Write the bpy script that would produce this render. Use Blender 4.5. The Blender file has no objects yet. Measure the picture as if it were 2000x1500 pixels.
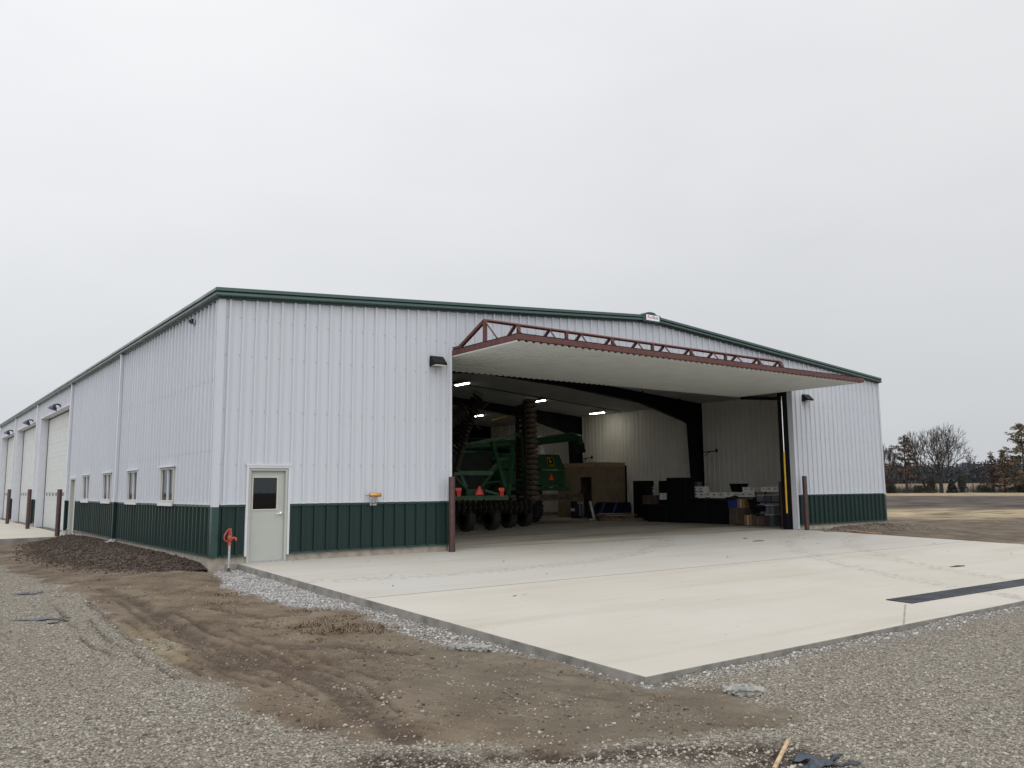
import bpy, math, random
import numpy as np
from mathutils import Vector, Matrix
random.seed(7); rng = np.random.default_rng(11)
sc = bpy.context.scene
COL = sc.collection
R = math.radians

# ------------------------------------------------------------------ camera
CAM = np.array([-5.6733, -18.437, 1.6926]); FPX = 1611.58
yaw, pitch, roll = R(-36.8601), R(7.2677), R(-0.4867)
_fw = np.array([-math.sin(yaw)*math.cos(pitch), math.cos(yaw)*math.cos(pitch), math.sin(pitch)])
_rt0 = np.array([math.cos(yaw), math.sin(yaw), 0.0]); _up0 = np.cross(_rt0, _fw)
_rt = _rt0*math.cos(roll)+_up0*math.sin(roll); _up = -_rt0*math.sin(roll)+_up0*math.cos(roll)
cd = bpy.data.cameras.new("camera"); cam = bpy.data.objects.new("camera", cd); COL.objects.link(cam)
m = Matrix.Identity(4)
for i in range(3):
    m[i][0] = _rt[i]; m[i][1] = _up[i]; m[i][2] = -_fw[i]; m[i][3] = CAM[i]
cam.matrix_world = m
cd.sensor_width = 36.0; cd.lens = 36.0*FPX/2000.0; cd.clip_start = 0.1; cd.clip_end = 5000
sc.camera = cam
sc.cycles.diffuse_bounces = 8
def ray(px, py): return _fw+_rt*((px-1000)/FPX)-_up*((py-750)/FPX)
def on_y(px, py, y):            # surveyed point on a plane y = const
    d = ray(px, py); return CAM+d*((y-CAM[1])/d[1])
def on_x(px, py, x):
    d = ray(px, py); return CAM+d*((x-CAM[0])/d[0])
def on_z(px, py, z):
    d = ray(px, py); return CAM+d*((z-CAM[2])/d[2])

# ------------------------------------------------------------------ noise
def _hash(ix, iy, s):
    n = (ix.astype(np.int64)*374761393+iy.astype(np.int64)*668265263+s*974634777) & 0x7fffffff
    n = ((n ^ (n >> 13))*1274126177) & 0x7fffffff
    return ((n ^ (n >> 16)) & 0xffff)/65535.0
def vnoise(x, y, s=0):
    x = np.asarray(x, float); y = np.asarray(y, float)
    ix = np.floor(x); iy = np.floor(y); fx = x-ix; fy = y-iy
    fx = fx*fx*(3-2*fx); fy = fy*fy*(3-2*fy)
    a = _hash(ix, iy, s); b = _hash(ix+1, iy, s); c = _hash(ix, iy+1, s); d = _hash(ix+1, iy+1, s)
    return a+(b-a)*fx+(c-a)*fy+(a-b-c+d)*fx*fy
def fbm(x, y, s=0, o=4):
    r = 0; a = .5; k = 1.0
    for i in range(o):
        r = r+a*vnoise(x*k+i*17.3, y*k-i*9.1, s+i); a *= .5; k *= 2.03
    return r
def sst(a, b, x):
    t = np.clip((x-a)/(b-a), 0, 1); return t*t*(3-2*t)

# ------------------------------------------------------------------ mesh builder
class MB:
    def __init__(s): s.v = []; s.f = []
    def face(s, pts):
        n = len(s.v); s.v += [tuple(map(float, p)) for p in pts]; s.f.append(tuple(range(n, n+len(pts))))
    def hexa(s, p):      # 8 points, bottom ring then top ring
        n = len(s.v); s.v += [tuple(map(float, q)) for q in p]
        s.f += [tuple(n+i for i in q) for q in ((3, 2, 1, 0), (4, 5, 6, 7), (0, 1, 5, 4), (1, 2, 6, 5), (2, 3, 7, 6), (3, 0, 4, 7))]
    def box(s, x0, x1, y0, y1, z0, z1):
        s.hexa([(x0, y0, z0), (x1, y0, z0), (x1, y1, z0), (x0, y1, z0), (x0, y0, z1), (x1, y0, z1), (x1, y1, z1), (x0, y1, z1)])
    def beam(s, a, b, w, h, up=(0, 0, 1)):
        a = Vector(a); b = Vector(b); d = (b-a).normalized(); u = Vector(up)
        if abs(d.dot(u)) > .98: u = Vector((1, 0, 0))
        r = d.cross(u).normalized(); u = r.cross(d).normalized()
        r *= w/2; u *= h/2
        s.hexa([a-r-u, a+r-u, a+r+u, a-r+u, b-r-u, b+r-u, b+r+u, b-r+u])
    def tube(s, pts, rad, n=8, cap=True):
        pts = [Vector(p) for p in pts]
        if not hasattr(rad, '__len__'): rad = [rad]*len(pts)
        rings = []; pr = None
        for i, p in enumerate(pts):
            d = (pts[min(i+1, len(pts)-1)]-pts[max(i-1, 0)])
            d = d.normalized() if d.length > 1e-9 else Vector((0, 0, 1))
            if pr is None:
                u = Vector((0, 0, 1)) if abs(d.z) < .9 else Vector((1, 0, 0))
                r = d.cross(u).normalized()
            else:
                r = (pr-d*pr.dot(d)).normalized()
            pr = r; u = d.cross(r)
            k = len(s.v)
            for j in range(n):
                t = 2*math.pi*j/n
                s.v.append(tuple(p+(r*math.cos(t)+u*math.sin(t))*rad[i]))
            rings.append(k)
        for a, b in zip(rings, rings[1:]):
            for j in range(n):
                s.f.append((a+j, a+(j+1) % n, b+(j+1) % n, b+j))
        if cap:
            s.f.append(tuple(rings[0]+j for j in reversed(range(n)))); s.f.append(tuple(rings[-1]+j for j in range(n)))
    def lathe(s, origin, axis, prof, n=16):   # prof: (distance along axis, radius)
        o = Vector(origin); d = Vector(axis).normalized()
        u = Vector((0, 0, 1)) if abs(d.z) < .9 else Vector((1, 0, 0))
        r = d.cross(u).normalized(); u = d.cross(r)
        ks = []
        for t, q in prof:
            k = len(s.v)
            for j in range(n):
                a = 2*math.pi*j/n
                s.v.append(tuple(o+d*t+(r*math.cos(a)+u*math.sin(a))*max(q, 1e-4)))
            ks.append(k)
        for a, b in zip(ks, ks[1:]):
            for j in range(n): s.f.append((a+j, a+(j+1) % n, b+(j+1) % n, b+j))
        s.f.append(tuple(ks[0]+j for j in reversed(range(n)))); s.f.append(tuple(ks[-1]+j for j in range(n)))
    def prism(s, poly, off):                   # flat polygon extruded by vector
        off = Vector(off); a = [Vector(p) for p in poly]; n = len(a); k = len(s.v)
        s.v += [tuple(p) for p in a]+[tuple(p+off) for p in a]
        s.f.append(tuple(range(k, k+n))); s.f.append(tuple(range(k+2*n-1, k+n-1, -1)))
        for j in range(n): s.f.append((k+j, k+n+j, k+n+(j+1) % n, k+(j+1) % n))
    def build(s, name, mat=None, parent=None, smooth=False, bevel=0, seg=1, origin=None):
        me = bpy.data.meshes.new(name)
        vs = s.v
        if origin is not None: vs = [(a-origin[0], b-origin[1], c-origin[2]) for a, b, c in vs]
        me.from_pydata(vs, [], s.f)
        import bmesh
        bm = bmesh.new(); bm.from_mesh(me); bmesh.ops.recalc_face_normals(bm, faces=bm.faces); bm.to_mesh(me); bm.free()
        me.update()
        if mat: me.materials.append(mat)
        if smooth:
            me.polygons.foreach_set('use_smooth', [True]*len(me.polygons))
        o = bpy.data.objects.new(name, me); COL.objects.link(o)
        if origin is not None: o.location = origin
        if parent is not None:
            o.parent = parent
            # parts are modelled in world coordinates: cancel the parents' transform
            o.matrix_parent_inverse = Matrix.Translation(-wloc(parent))
        if bevel:
            b = o.modifiers.new('edge', 'BEVEL'); b.width = bevel; b.segments = seg; b.limit_method = 'ANGLE'
        if smooth:
            try:
                e = o.modifiers.new('split', 'EDGE_SPLIT'); e.split_angle = R(40)
            except Exception: pass
        return o
def wloc(o):
    l = Vector(o.location)
    p = o.parent
    if p is not None: l = l + wloc(p) + o.matrix_parent_inverse.to_translation()
    return l
def raw_mesh(name, verts, faces_flat, nper, mat, smooth=False):
    me = bpy.data.meshes.new(name)
    nv = len(verts); nf = len(faces_flat)//nper
    me.vertices.add(nv); me.vertices.foreach_set('co', np.asarray(verts, np.float32).ravel())
    me.loops.add(nf*nper); me.loops.foreach_set('vertex_index', np.asarray(faces_flat, np.int32).ravel())
    me.polygons.add(nf); me.polygons.foreach_set('loop_start', np.arange(0, nf*nper, nper, dtype=np.int32))
    me.polygons.foreach_set('loop_total', np.full(nf, nper, np.int32))
    if smooth: me.polygons.foreach_set('use_smooth', np.ones(nf, bool))
    me.update(calc_edges=True); me.validate()
    if mat: me.materials.append(mat)
    o = bpy.data.objects.new(name, me); COL.objects.link(o)
    return o
def tag(o, label, cat, group=None):
    o['label'] = label; o['category'] = cat
    if group: o['group'] = group
    return o
def thing(name, loc, label, cat, group=None):
    o = bpy.data.objects.new(name, None); COL.objects.link(o); o.location = loc; o.empty_display_size = .2
    return tag(o, label, cat, group)
def structure(o): o['kind'] = 'structure'; return o
def stuff(o, label=None, cat=None):
    o['kind'] = 'stuff'
    if label: o['label'] = label
    if cat: o['category'] = cat
    return o
def copy_tree(o, parent=None):
    c = o.copy(); COL.objects.link(c)
    if parent is not None: c.parent = parent
    for ch in [x for x in list(bpy.data.objects) if x.parent == o]: copy_tree(ch, c)
    return c

# ------------------------------------------------------------------ materials
def srgb(r, g, b):
    f = lambda c: (c/255/12.92) if c/255 <= .04045 else ((c/255+.055)/1.055)**2.4
    return (f(r), f(g), f(b), 1)
class N:
    def __init__(s, mat): s.t = mat.node_tree; s.n = s.t.nodes; s.l = s.t.links
    def new(s, t, **k):
        x = s.n.new(t)
        for a, b in k.items(): setattr(x, a, b)
        return x
    def link(s, a, b): s.l.new(a, b)
    def math(s, op, a, b=None, clamp=False):
        x = s.new('ShaderNodeMath', operation=op, use_clamp=clamp)
        for i, q in enumerate((a, b)):
            if q is None: continue
            if hasattr(q, 'is_linked'): s.link(q, x.inputs[i])
            else: x.inputs[i].default_value = q
        return x.outputs[0]
    def mix(s, f, a, b, blend='MIX'):
        x = s.new('ShaderNodeMix', data_type='RGBA', blend_type=blend)
        for i, q in ((0, f), (6, a), (7, b)):
            if hasattr(q, 'is_linked'): s.link(q, x.inputs[i])
            else: x.inputs[i].default_value = q
        return x.outputs[2]
    def noise(s, scale, vec=None, detail=4, rough=.55):
        x = s.new('ShaderNodeTexNoise'); x.inputs['Scale'].default_value = scale; x.inputs['Detail'].default_value = detail
        x.inputs['Roughness'].default_value = rough
        if vec is not None: s.link(vec, x.inputs['Vector'])
        return x.outputs['Fac']
    def ramp(s, fac, stops):
        x = s.new('ShaderNodeValToRGB'); s.link(fac, x.inputs[0])
        e = x.color_ramp.elements
        while len(e) < len(stops): e.new(.5)
        for i, (p, c) in enumerate(stops):
            e[i].position = p; e[i].color = c if len(c) == 4 else (*c, 1)
        return x.outputs[0]
    def rng(s, v, a, b, c=0, d=1):
        x = s.new('ShaderNodeMapRange'); x.clamp = True
        s.link(v, x.inputs[0])
        for i, q in enumerate((a, b, c, d)): x.inputs[i+1].default_value = q
        return x.outputs[0]
def mat(name, col, rough=.6, metal=0, var=.12, vscale=3, bump=0, bscale=40, spec=.5, emit=None, estr=0, dark=None, streak=False):
    m = bpy.data.materials.new(name); m.use_nodes = True
    k = N(m); b = k.n['Principled BSDF']
    b.inputs['Roughness'].default_value = rough; b.inputs['Metallic'].default_value = metal
    b.inputs['Specular IOR Level'].default_value = spec
    c = (*col[:3], 1)
    tc = k.new('ShaderNodeTexCoord').outputs['Object']
    if streak:
        mp = k.new('ShaderNodeMapping'); mp.inputs['Scale'].default_value = (1, 1, .12); k.link(tc, mp.inputs[0]); tc = mp.outputs[0]
    if var:
        nz = k.noise(vscale, tc, 5)
        d = dark or tuple(x*(1-2*var) for x in c[:3])
        l = tuple(min(1, x*(1+var)) for x in c[:3])
        cc = k.ramp(nz, [(.25, (*d[:3], 1)), (.55, c), (.8, (*l, 1))])
        k.link(cc, b.inputs['Base Color'])
        k.link(k.rng(nz, .2, .8, min(1, rough+.12), max(0, rough-.1)), b.inputs['Roughness'])
    else: b.inputs['Base Color'].default_value = c
    if bump:
        bn = k.new('ShaderNodeBump'); bn.inputs['Strength'].default_value = bump; bn.inputs['Distance'].default_value = .01
        k.link(k.noise(bscale, tc, 5), bn.inputs['Height']); k.link(bn.outputs[0], b.inputs['Normal'])
    if emit:
        b.inputs['Emission Color'].default_value = (*emit[:3], 1); b.inputs['Emission Strength'].default_value = estr
    return m
def glass_mat(name, tint=(.6, .65, .66), dark=.5):
    m = bpy.data.materials.new(name); m.use_nodes = True; k = N(m)
    k.n.remove(k.n['Principled BSDF'])
    t = k.new('ShaderNodeBsdfTransparent'); t.inputs[0].default_value = (*[c*dark for c in tint], 1)
    g = k.new('ShaderNodeBsdfGlossy'); g.inputs['Roughness'].default_value = .02; g.inputs[0].default_value = (.9, .95, 1, 1)
    fr = k.new('ShaderNodeFresnel'); fr.inputs[0].default_value = 1.55
    x = k.new('ShaderNodeMixShader'); k.link(fr.outputs[0], x.inputs[0]); k.link(t.outputs[0], x.inputs[1]); k.link(g.outputs[0], x.inputs[2])
    k.link(x.outputs[0], k.n['Material Output'].inputs[0])
    return m
M = {}
M['white'] = mat('white_panel', (.45, .470, .508), .42, var=.015, vscale=.8, streak=True)
M['trimwhite'] = mat('white_trim', (.49, .505, .54), .4, var=.03)
M['green'] = mat('green_panel', (.0065, .0225, .0185), .4, var=.08, vscale=1.2, spec=.3, streak=True)
M['greentrim'] = mat('green_trim', (.014, .045, .038), .28, var=.06, vscale=2)
M['foundation'] = mat('foundation_concrete', (.30, .268, .225), .9, var=.2, vscale=5, bump=.4, bscale=25)
M['liner'] = mat('liner_panel', (.82, .80, .73), .5, var=.03, vscale=1)
M['ceiling'] = mat('ceiling_liner', (.46, .47, .48), .55, var=.05, vscale=1)
M['doorliner'] = mat('door_liner', (.70, .725, .70), .45, var=.05, vscale=1.5)
M['red'] = mat('red_iron', (.090, .027, .022), .55, var=.18, vscale=6, bump=.15)
M['maroon'] = mat('maroon_pipe', (.048, .018, .017), .55, var=.3, vscale=9, bump=.25)
M['frame'] = mat('dark_steel', (.006, .0065, .010), .55, var=.1, spec=.2)
M['black'] = mat('black_paint', (.005, .005, .0055), .5, var=.1, spec=.2)
M['rubber'] = mat('rubber', (.014, .013, .012), .85, var=.25, vscale=8, bump=.3)
M['doorgrey'] = mat('grey_door', (.34, .352, .325), .45, var=.03)
M['ohdoor'] = mat('overhead_door_white', (.43, .445, .44), .45, var=.03)
M['tan'] = mat('tan_frame', (.43, .415, .37), .5, var=.05)
M['glass'] = glass_mat('window_glass')
M['darkglass'] = glass_mat('door_glass', dark=.35)
M['steel'] = mat('galvanised', (.42, .44, .45), .4, metal=.7, var=.12, vscale=12)
M['chrome'] = mat('chrome', (.7, .7, .7), .2, metal=1, var=0)
M['yellow'] = mat('yellow_paint', (.55, .33, .02), .45, var=.1)
M['brass'] = mat('brass', (.55, .30, .08), .35, metal=.6, var=.15, vscale=20)
M['redpaint'] = mat('red_orange_paint', (.36, .055, .038), .45, var=.15, vscale=15)
M['navy'] = mat('navy_enamel', (.012, .014, .05), .3, var=.05)
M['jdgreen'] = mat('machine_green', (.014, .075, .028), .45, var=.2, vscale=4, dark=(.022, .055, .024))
M['shadegreen'] = mat('shaded_machine_green', (.006, .022, .011), .5, var=.25, vscale=3)  # darker copy of the machine green, shade put into the colour
M['soilsteel'] = mat('soiled_disc', (.12, .092, .064), .6, metal=.25, var=.4, vscale=7)
M['darkgang'] = mat('dark_gang_steel', (.055, .045, .036), .6, metal=.3, var=.3, vscale=9)
M['smv'] = mat('orange_reflector', (1.0, .11, .04), .4, var=0)
M['smvedge'] = mat('red_reflector', (.75, .02, .015), .4, var=0)
M['straw'] = mat('dry_straw', (.16, .118, .072), .9, var=.35, vscale=9)
M['wood'] = mat('raw_lumber', (.42, .30, .18), .8, var=.25, vscale=12)
M['oldwood'] = mat('weathered_wood', (.17, .11, .07), .85, var=.35, vscale=9)
M['plywood'] = mat('plywood', (.27, .205, .13), .75, var=.12, vscale=2.5)
M['card'] = mat('cardboard', (.27, .145, .065), .85, var=.12, vscale=5)
M['darkcard'] = mat('brown_carton', (.085, .06, .045), .85, var=.15, vscale=5)
M['whitecard'] = mat('white_carton', (.80, .79, .75), .75, var=.08, vscale=5)
M['bluebin'] = mat('blue_plastic', (.02, .045, .22), .4, var=.1)
M['greytote'] = mat('grey_tote', (.09, .10, .115), .4, var=.1)
M['cleartote'] = mat('clear_tote', (.16, .17, .19), .3, var=.2, vscale=8)
M['lid2'] = mat('lit_disc', (.80, .74, .58), .7, var=.1)  # end disc paled: light from below put into the colour
M['lid'] = mat('pale_lid', (.42, .44, .47), .35, var=.1)
M['bluesteel'] = mat('blue_steel', (.006, .011, .030), .4, var=.1)
M['tarp'] = mat('slate_blue_tarp', (.025, .036, .05), .35, var=.3, vscale=12)
M['plastic'] = mat('blue_grey_film', (.05, .06, .09), .4, var=.4, vscale=25)
M['lamp'] = mat('lit_diffuser', (.9, .9, .85), .5, var=0, emit=(1, .96, .82), estr=19)
M['lampwhite'] = mat('lens', (.75, .75, .7), .3, var=0)
M['screw'] = mat('screw_head', (.22, .23, .25), .5, var=0)
M['signwhite'] = mat('sign_white', (.75, .76, .78), .4, var=.02)
M['signred'] = mat('sign_red', (.42, .03, .025), .5, var=0)
M['signblue'] = mat('sign_dark', (.05, .05, .10), .5, var=0)
M['decal'] = mat('decal_yellow', (.62, .46, .03), .5, var=0)
M['whitepaint'] = mat('white_paint', (.7, .7, .68), .5, var=.08)
M['chunk'] = mat('broken_concrete', (.27, .265, .245), .95, var=.25, vscale=9, bump=.8, bscale=18)
M['soil'] = mat('topsoil', (.052, .035, .024), .95, var=.3, vscale=2.2, bump=1, bscale=14)
M['clod'] = mat('soil_clod', (.050, .033, .023), .95, var=.4, vscale=6, bump=.8, bscale=25)
M['bark'] = mat('bark', (.024, .021, .020), .95, var=.2, vscale=1)
M['twig'] = mat('twigs', (.048, .041, .038), .95, var=.2, vscale=.6)
M['leafred'] = mat('russet_leaves', (.080, .045, .032), .9, var=.4, vscale=.5)
M['leafbrown'] = mat('brown_leaves', (.12, .085, .050), .9, var=.35, vscale=.5)
M['cedar'] = mat('cedar_foliage', (.016, .020, .014), .9, var=.3, vscale=1)
M['brush'] = mat('winter_brush', (.075, .068, .055), .95, var=.3, vscale=.4)
M['brushdk'] = mat('dark_brush', (.062, .058, .047), .95, var=.3, vscale=.4)
M['woods'] = mat('far_woods', (.034, .038, .047), .95, var=.25, vscale=.05)  # blue cast of distant haze put into the colour

_a, _b = on_z(1768, 1180, -.17), on_z(1765, 1219, -.19); CRK = (_a[0], _a[1], _b[0], _b[1])
# concrete of the apron: two pours with a joint, stains and tyre scuffs
def concrete(name, base, second=None, joint=True, dirty=0.0):
    m = bpy.data.materials.new(name); m.use_nodes = True; k = N(m); b = k.n['Principled BSDF']
    tc = k.new('ShaderNodeTexCoord').outputs['Object']
    sp = k.new('ShaderNodeSeparateXYZ'); k.link(tc, sp.inputs[0]); X, Y = sp.outputs[0], sp.outputs[1]
    n1 = k.noise(.35, tc, 6, .6); n2 = k.noise(6, tc, 6, .7); n3 = k.noise(60, tc, 3)
    # streaks along x (broom and water marks)
    mp = k.new('ShaderNodeMapping'); mp.inputs['Scale'].default_value = (.16, 1.5, 1); mp.inputs['Rotation'].default_value = (0, 0, .12); k.link(tc, mp.inputs[0])
    n4 = k.noise(.9, mp.outputs[0], 7, .65)
    c = (*base, 1)
    if second is not None:
        wob = k.math('MULTIPLY', k.noise(1.3, tc, 3), .08)
        yy = k.math('ADD', Y, wob)
        c = k.mix(k.rng(yy, -6.1, -6.02), (*base, 1), (*second, 1))
    c = k.mix(k.rng(n1, .38, .7, 0, .5), c, tuple(x*f for x, f in zip(base, (.86, .83, .78)))+(1,))
    c = k.mix(k.rng(n4, .50, .70, 0, .5), c, tuple(x*f for x, f in zip(base, (.78, .72, .62)))+(1,))
    c = k.mix(k.rng(n4, .18, .42, .35, 0), c, tuple(min(1, x*1.12) for x in base)+(1,))
    c = k.mix(k.rng(n2, .62, .8, 0, .3+dirty), c, tuple(x*.6 for x in base)+(1,))
    if dirty:
        c = k.mix(k.rng(k.noise(.8, mp.outputs[0], 7, .7), .42, .62, 0, .75), c, (.12, .10, .075, 1))
    # tyre scuffs: curved bands with tread chopped by noise
    if second is not None:
        for (cx, cy, r) in ((26, -17, 15.2), (26, -17, 17.0), (4.5, 9.0, 13.2)):
            dx = k.math('SUBTRACT', X, cx); dy = k.math('SUBTRACT', Y, cy)
            d = k.math('SQRT', k.math('ADD', k.math('MULTIPLY', dx, dx), k.math('MULTIPLY', dy, dy)))
            band = k.rng(k.math('ABSOLUTE', k.math('SUBTRACT', d, r)), .18, .34, 1, 0)
            chop = k.rng(k.noise(7, tc, 4, .7), .50, .58, 0, .7)
            c = k.mix(k.math('MULTIPLY', band, chop), c, (.24, .22, .19, 1))
    if joint:
        w = k.math('MULTIPLY', k.noise(5, tc, 3), .03)
        for v, p, lim in ((Y, -6.06, None), (X, 13.6, 'near')):
            d = k.math('ABSOLUTE', k.math('SUBTRACT', k.math('ADD', v, w), p+.015))
            f = k.rng(d, .012, .034, .8, 0)
            if lim: f = k.math('MULTIPLY', f, .35)
            c = k.mix(f, c, (.10, .095, .085, 1))
    if second is not None:
        # crack from the drain corner to the slab edge, and specks of mud
        x0, y0, x1, y1 = CRK; L = math.hypot(x1-x0, y1-y0)
        d = k.math('ABSOLUTE', k.math('ADD', k.math('MULTIPLY', k.math('SUBTRACT', X, x0), (y1-y0)/L), k.math('MULTIPLY', k.math('SUBTRACT', Y, y0), -(x1-x0)/L)))
        d = k.math('ADD', d, k.math('MULTIPLY', k.noise(4, tc, 4), .02))
        f = k.math('MULTIPLY', k.rng(d, .012, .03, .8, 0), k.math('LESS_THAN', Y, y0))
        c = k.mix(f, c, (.16, .13, .10, 1))
        n5 = k.noise(2.6, mp.outputs[0], 8, .75)
        c = k.mix(k.rng(n5, .60, .72, 0, .55), c, (.30, .25, .18, 1))
        v = k.new('ShaderNodeTexVoronoi'); v.inputs['Scale'].default_value = 5; k.link(tc, v.inputs['Vector'])
        vs = k.new('ShaderNodeSeparateColor'); k.link(v.outputs['Color'], vs.inputs[0])
        f = k.math('MULTIPLY', k.rng(v.outputs['Distance'], .05, .10, .75, 0), k.math('GREATER_THAN', vs.outputs[0], .93))
        c = k.mix(f, c, (.12, .095, .07, 1))
    k.link(c, b.inputs['Base Color']); b.inputs['Roughness'].default_value = .85
    bn = k.new('ShaderNodeBump'); bn.inputs['Strength'].default_value = .25; bn.inputs['Distance'].default_value = .004
    k.link(k.math('ADD', n3, n2), bn.inputs['Height']); k.link(bn.outputs[0], b.inputs['Normal'])
    return m
M['apron'] = concrete('apron_concrete', (.402, .380, .336), (.375, .363, .336))
M['sideapron'] = concrete('side_apron_concrete', (.42, .39, .335), None, False)
M['floor'] = concrete('floor_concrete', (.46, .425, .36), None, True, .3)

# ------------------------------------------------------------------ world and sun
w = bpy.data.worlds.new("World"); sc.world = w; w.use_nodes = True
k = N(w); bg = k.n['Background']
tc = k.new('ShaderNodeTexCoord').outputs['Generated']
sp = k.new('ShaderNodeSeparateXYZ'); k.link(tc, sp.inputs[0])
sky = k.new('ShaderNodeTexSky'); sky.sky_type = 'NISHITA'; sky.sun_disc = False
SUN_EL, SUN_AZ = R(50), R(192)      # azimuth measured from +Y towards +X
sky.sun_elevation = SUN_EL; sky.sun_rotation = SUN_AZ; sky.dust_density = 4
# overcast deck: darker at the horizon, brighter overhead, soft uneven cloud
grad = k.ramp(sp.outputs[2], [(0.0, (.62, .645, .675)), (.14, (.70, .715, .735)), (.30, (.80, .81, .825)), (.55, (.90, .905, .92)), (1.0, (1.15, 1.16, 1.175))])
mp = k.new('ShaderNodeMapping'); mp.inputs['Scale'].default_value = (1.0, 1.0, 2.6); k.link(tc, mp.inputs[0])
nz = k.noise(2.0, mp.outputs[0], 6, .5)
cl = k.ramp(nz, [(.3, (.95, .953, .96)), (.5, (1, 1, 1)), (.72, (1.035, 1.033, 1.03))])
deck = k.mix(1.0, grad, cl, 'MULTIPLY')
vm = k.new('ShaderNodeVectorMath', operation='DOT_PRODUCT'); k.link(tc, vm.inputs[0]); vm.inputs[1].default_value = (-.78, .45, .44)
glow = k.rng(vm.outputs['Value'], -.3, .95, .97, 1.17)
gc = k.new('ShaderNodeCombineColor'); [k.link(glow, gc.inputs[i]) for i in range(3)]
deck = k.mix(1.0, deck, gc.outputs[0], 'MULTIPLY')
vs = k.new('ShaderNodeVectorMath', operation='DOT_PRODUCT'); k.link(tc, vs.inputs[0]); vs.inputs[1].default_value = (-.60, -.66, .45)
gl2 = k.rng(vs.outputs['Value'], -.1, 1.0, 1.0, 2.35)  # unseen sky behind the camera raised, added to brighten interior and walls
gc2 = k.new('ShaderNodeCombineColor'); [k.link(gl2, gc2.inputs[i]) for i in range(3)]
deck = k.mix(1.0, deck, gc2.outputs[0], 'MULTIPLY')
skd = k.mix(1.0, sky.outputs[0], (.10, .10, .10, 1), 'MULTIPLY')
fin = k.mix(.93, skd, deck)
k.link(fin, bg.inputs[0]); bg.inputs[1].default_value = 1.0
sd = bpy.data.lights.new('sun', 'SUN'); sd.energy = .30; sd.angle = R(35); sd.color = (1, .965, .92)
so = bpy.data.objects.new('sun', sd); COL.objects.link(so)
sv = Vector((math.sin(SUN_AZ)*math.cos(SUN_EL), math.cos(SUN_AZ)*math.cos(SUN_EL), math.sin(SUN_EL)))
so.rotation_euler = sv.to_track_quat('Z', 'Y').to_euler(); so.location = sv*60

sc.view_settings.view_transform = 'Standard'; sc.view_settings.look = 'None'
sc.view_settings.exposure = 0.0; sc.view_settings.gamma = 1.0

# ------------------------------------------------------------------ ground
W, LEN = 27.432, 45.35
FLOOR = .12
XD0, XD1 = 6.12, 21.26              # big opening
DTOP = 5.33
def slab_z(y): return FLOOR+.0256*min(y, 0)
NV = np.array([.9, .434])
def sdist(x, y): return (x-CAM[0])*NV[0]+(y-CAM[1])*NV[1]
def ground_base(x, y):
    x = np.asarray(x, float); y = np.asarray(y, float)
    z = np.interp(y, [-40, -12.5, -6, 0, 9, 17, 60], [-.33, -.275, -.165, -.01, .03, .02, .0])
    z = z-.16*sst(.5, 3.6, -x)*sst(-6, 6, y)          # falls off to the left drive
    z = np.where(x > 21.5, z*(1-sst(21.5, 23, x))+sst(21.5, 23, x)*np.interp(y, [-14, -4, 0, 6], [-.32, -.22, .0, -.05]), z)
    z = z+sst(26, 42, x)*(-.40-z)
    s = sdist(x, y)
    z = np.where(s > 60, -.40, z)
    z = z+sst(255, 640, s)*3.6
    return z
def at_ground(px, py):
    z = -.25
    for _ in range(25):
        p = on_z(px, py, z); z = float(ground_base(p[0], p[1]))
    return p
def poly_sd(x, y, P):
    P = np.asarray(P)[:, :2]; inside = np.zeros(x.shape, bool); d = np.full(x.shape, 1e9)
    n = len(P)
    for i in range(n):
        a, b = P[i], P[(i+1) % n]
        c = ((a[1] > y) != (b[1] > y))
        if a[1] != b[1]:
            inside ^= c & (x < (b[0]-a[0])*(y-a[1])/(b[1]-a[1])+a[0])
        ab = b-a; t = np.clip(((x-a[0])*ab[0]+(y-a[1])*ab[1])/(ab@ab+1e-9), 0, 1)
        d = np.minimum(d, np.hypot(x-a[0]-t*ab[0], y-a[1]-t*ab[1]))
    return np.where(inside, -d, d)
def line_d(x, y, P):
    P = np.asarray(P)[:, :2]; d = np.full(x.shape, 1e9)
    for a, b in zip(P, P[1:]):
        ab = b-a; t = np.clip(((x-a[0])*ab[0]+(y-a[1])*ab[1])/(ab@ab+1e-9), 0, 1)
        d = np.minimum(d, np.hypot(x-a[0]-t*ab[0], y-a[1]-t*ab[1]))
    return d
edge_px = [(0, 1101), (61, 1129), (138, 1155), (184, 1181), (276, 1236), (313, 1261), (368, 1295), (430, 1316), (475, 1338), (535, 1395), (595, 1419), (700, 1449), (820, 1452), (925, 1470), (1000, 1468), (1150, 1458), (1270, 1446), (1390, 1443), (1480, 1431), (1495, 1400), (1450, 1376), (1380, 1352), (1300, 1340)]
EDGE = [at_ground(*p) for p in edge_px]
DIRT = [(-6, 30, 0), (-4.6, 12, 0)]+EDGE+[(.57, -12.32, 0), (.9, 0, 0), (.9, 30, 0)]
light_px = [(420, 1116), (465, 1108), (700, 1168), (1000, 1250), (1262, 1336), (1300, 1345), (1245, 1345), (1100, 1298), (960, 1270), (860, 1258), (760, 1230), (690, 1193), (600, 1193), (520, 1172), (440, 1148)]
LIGHT = [at_ground(*p) for p in light_px]
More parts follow.
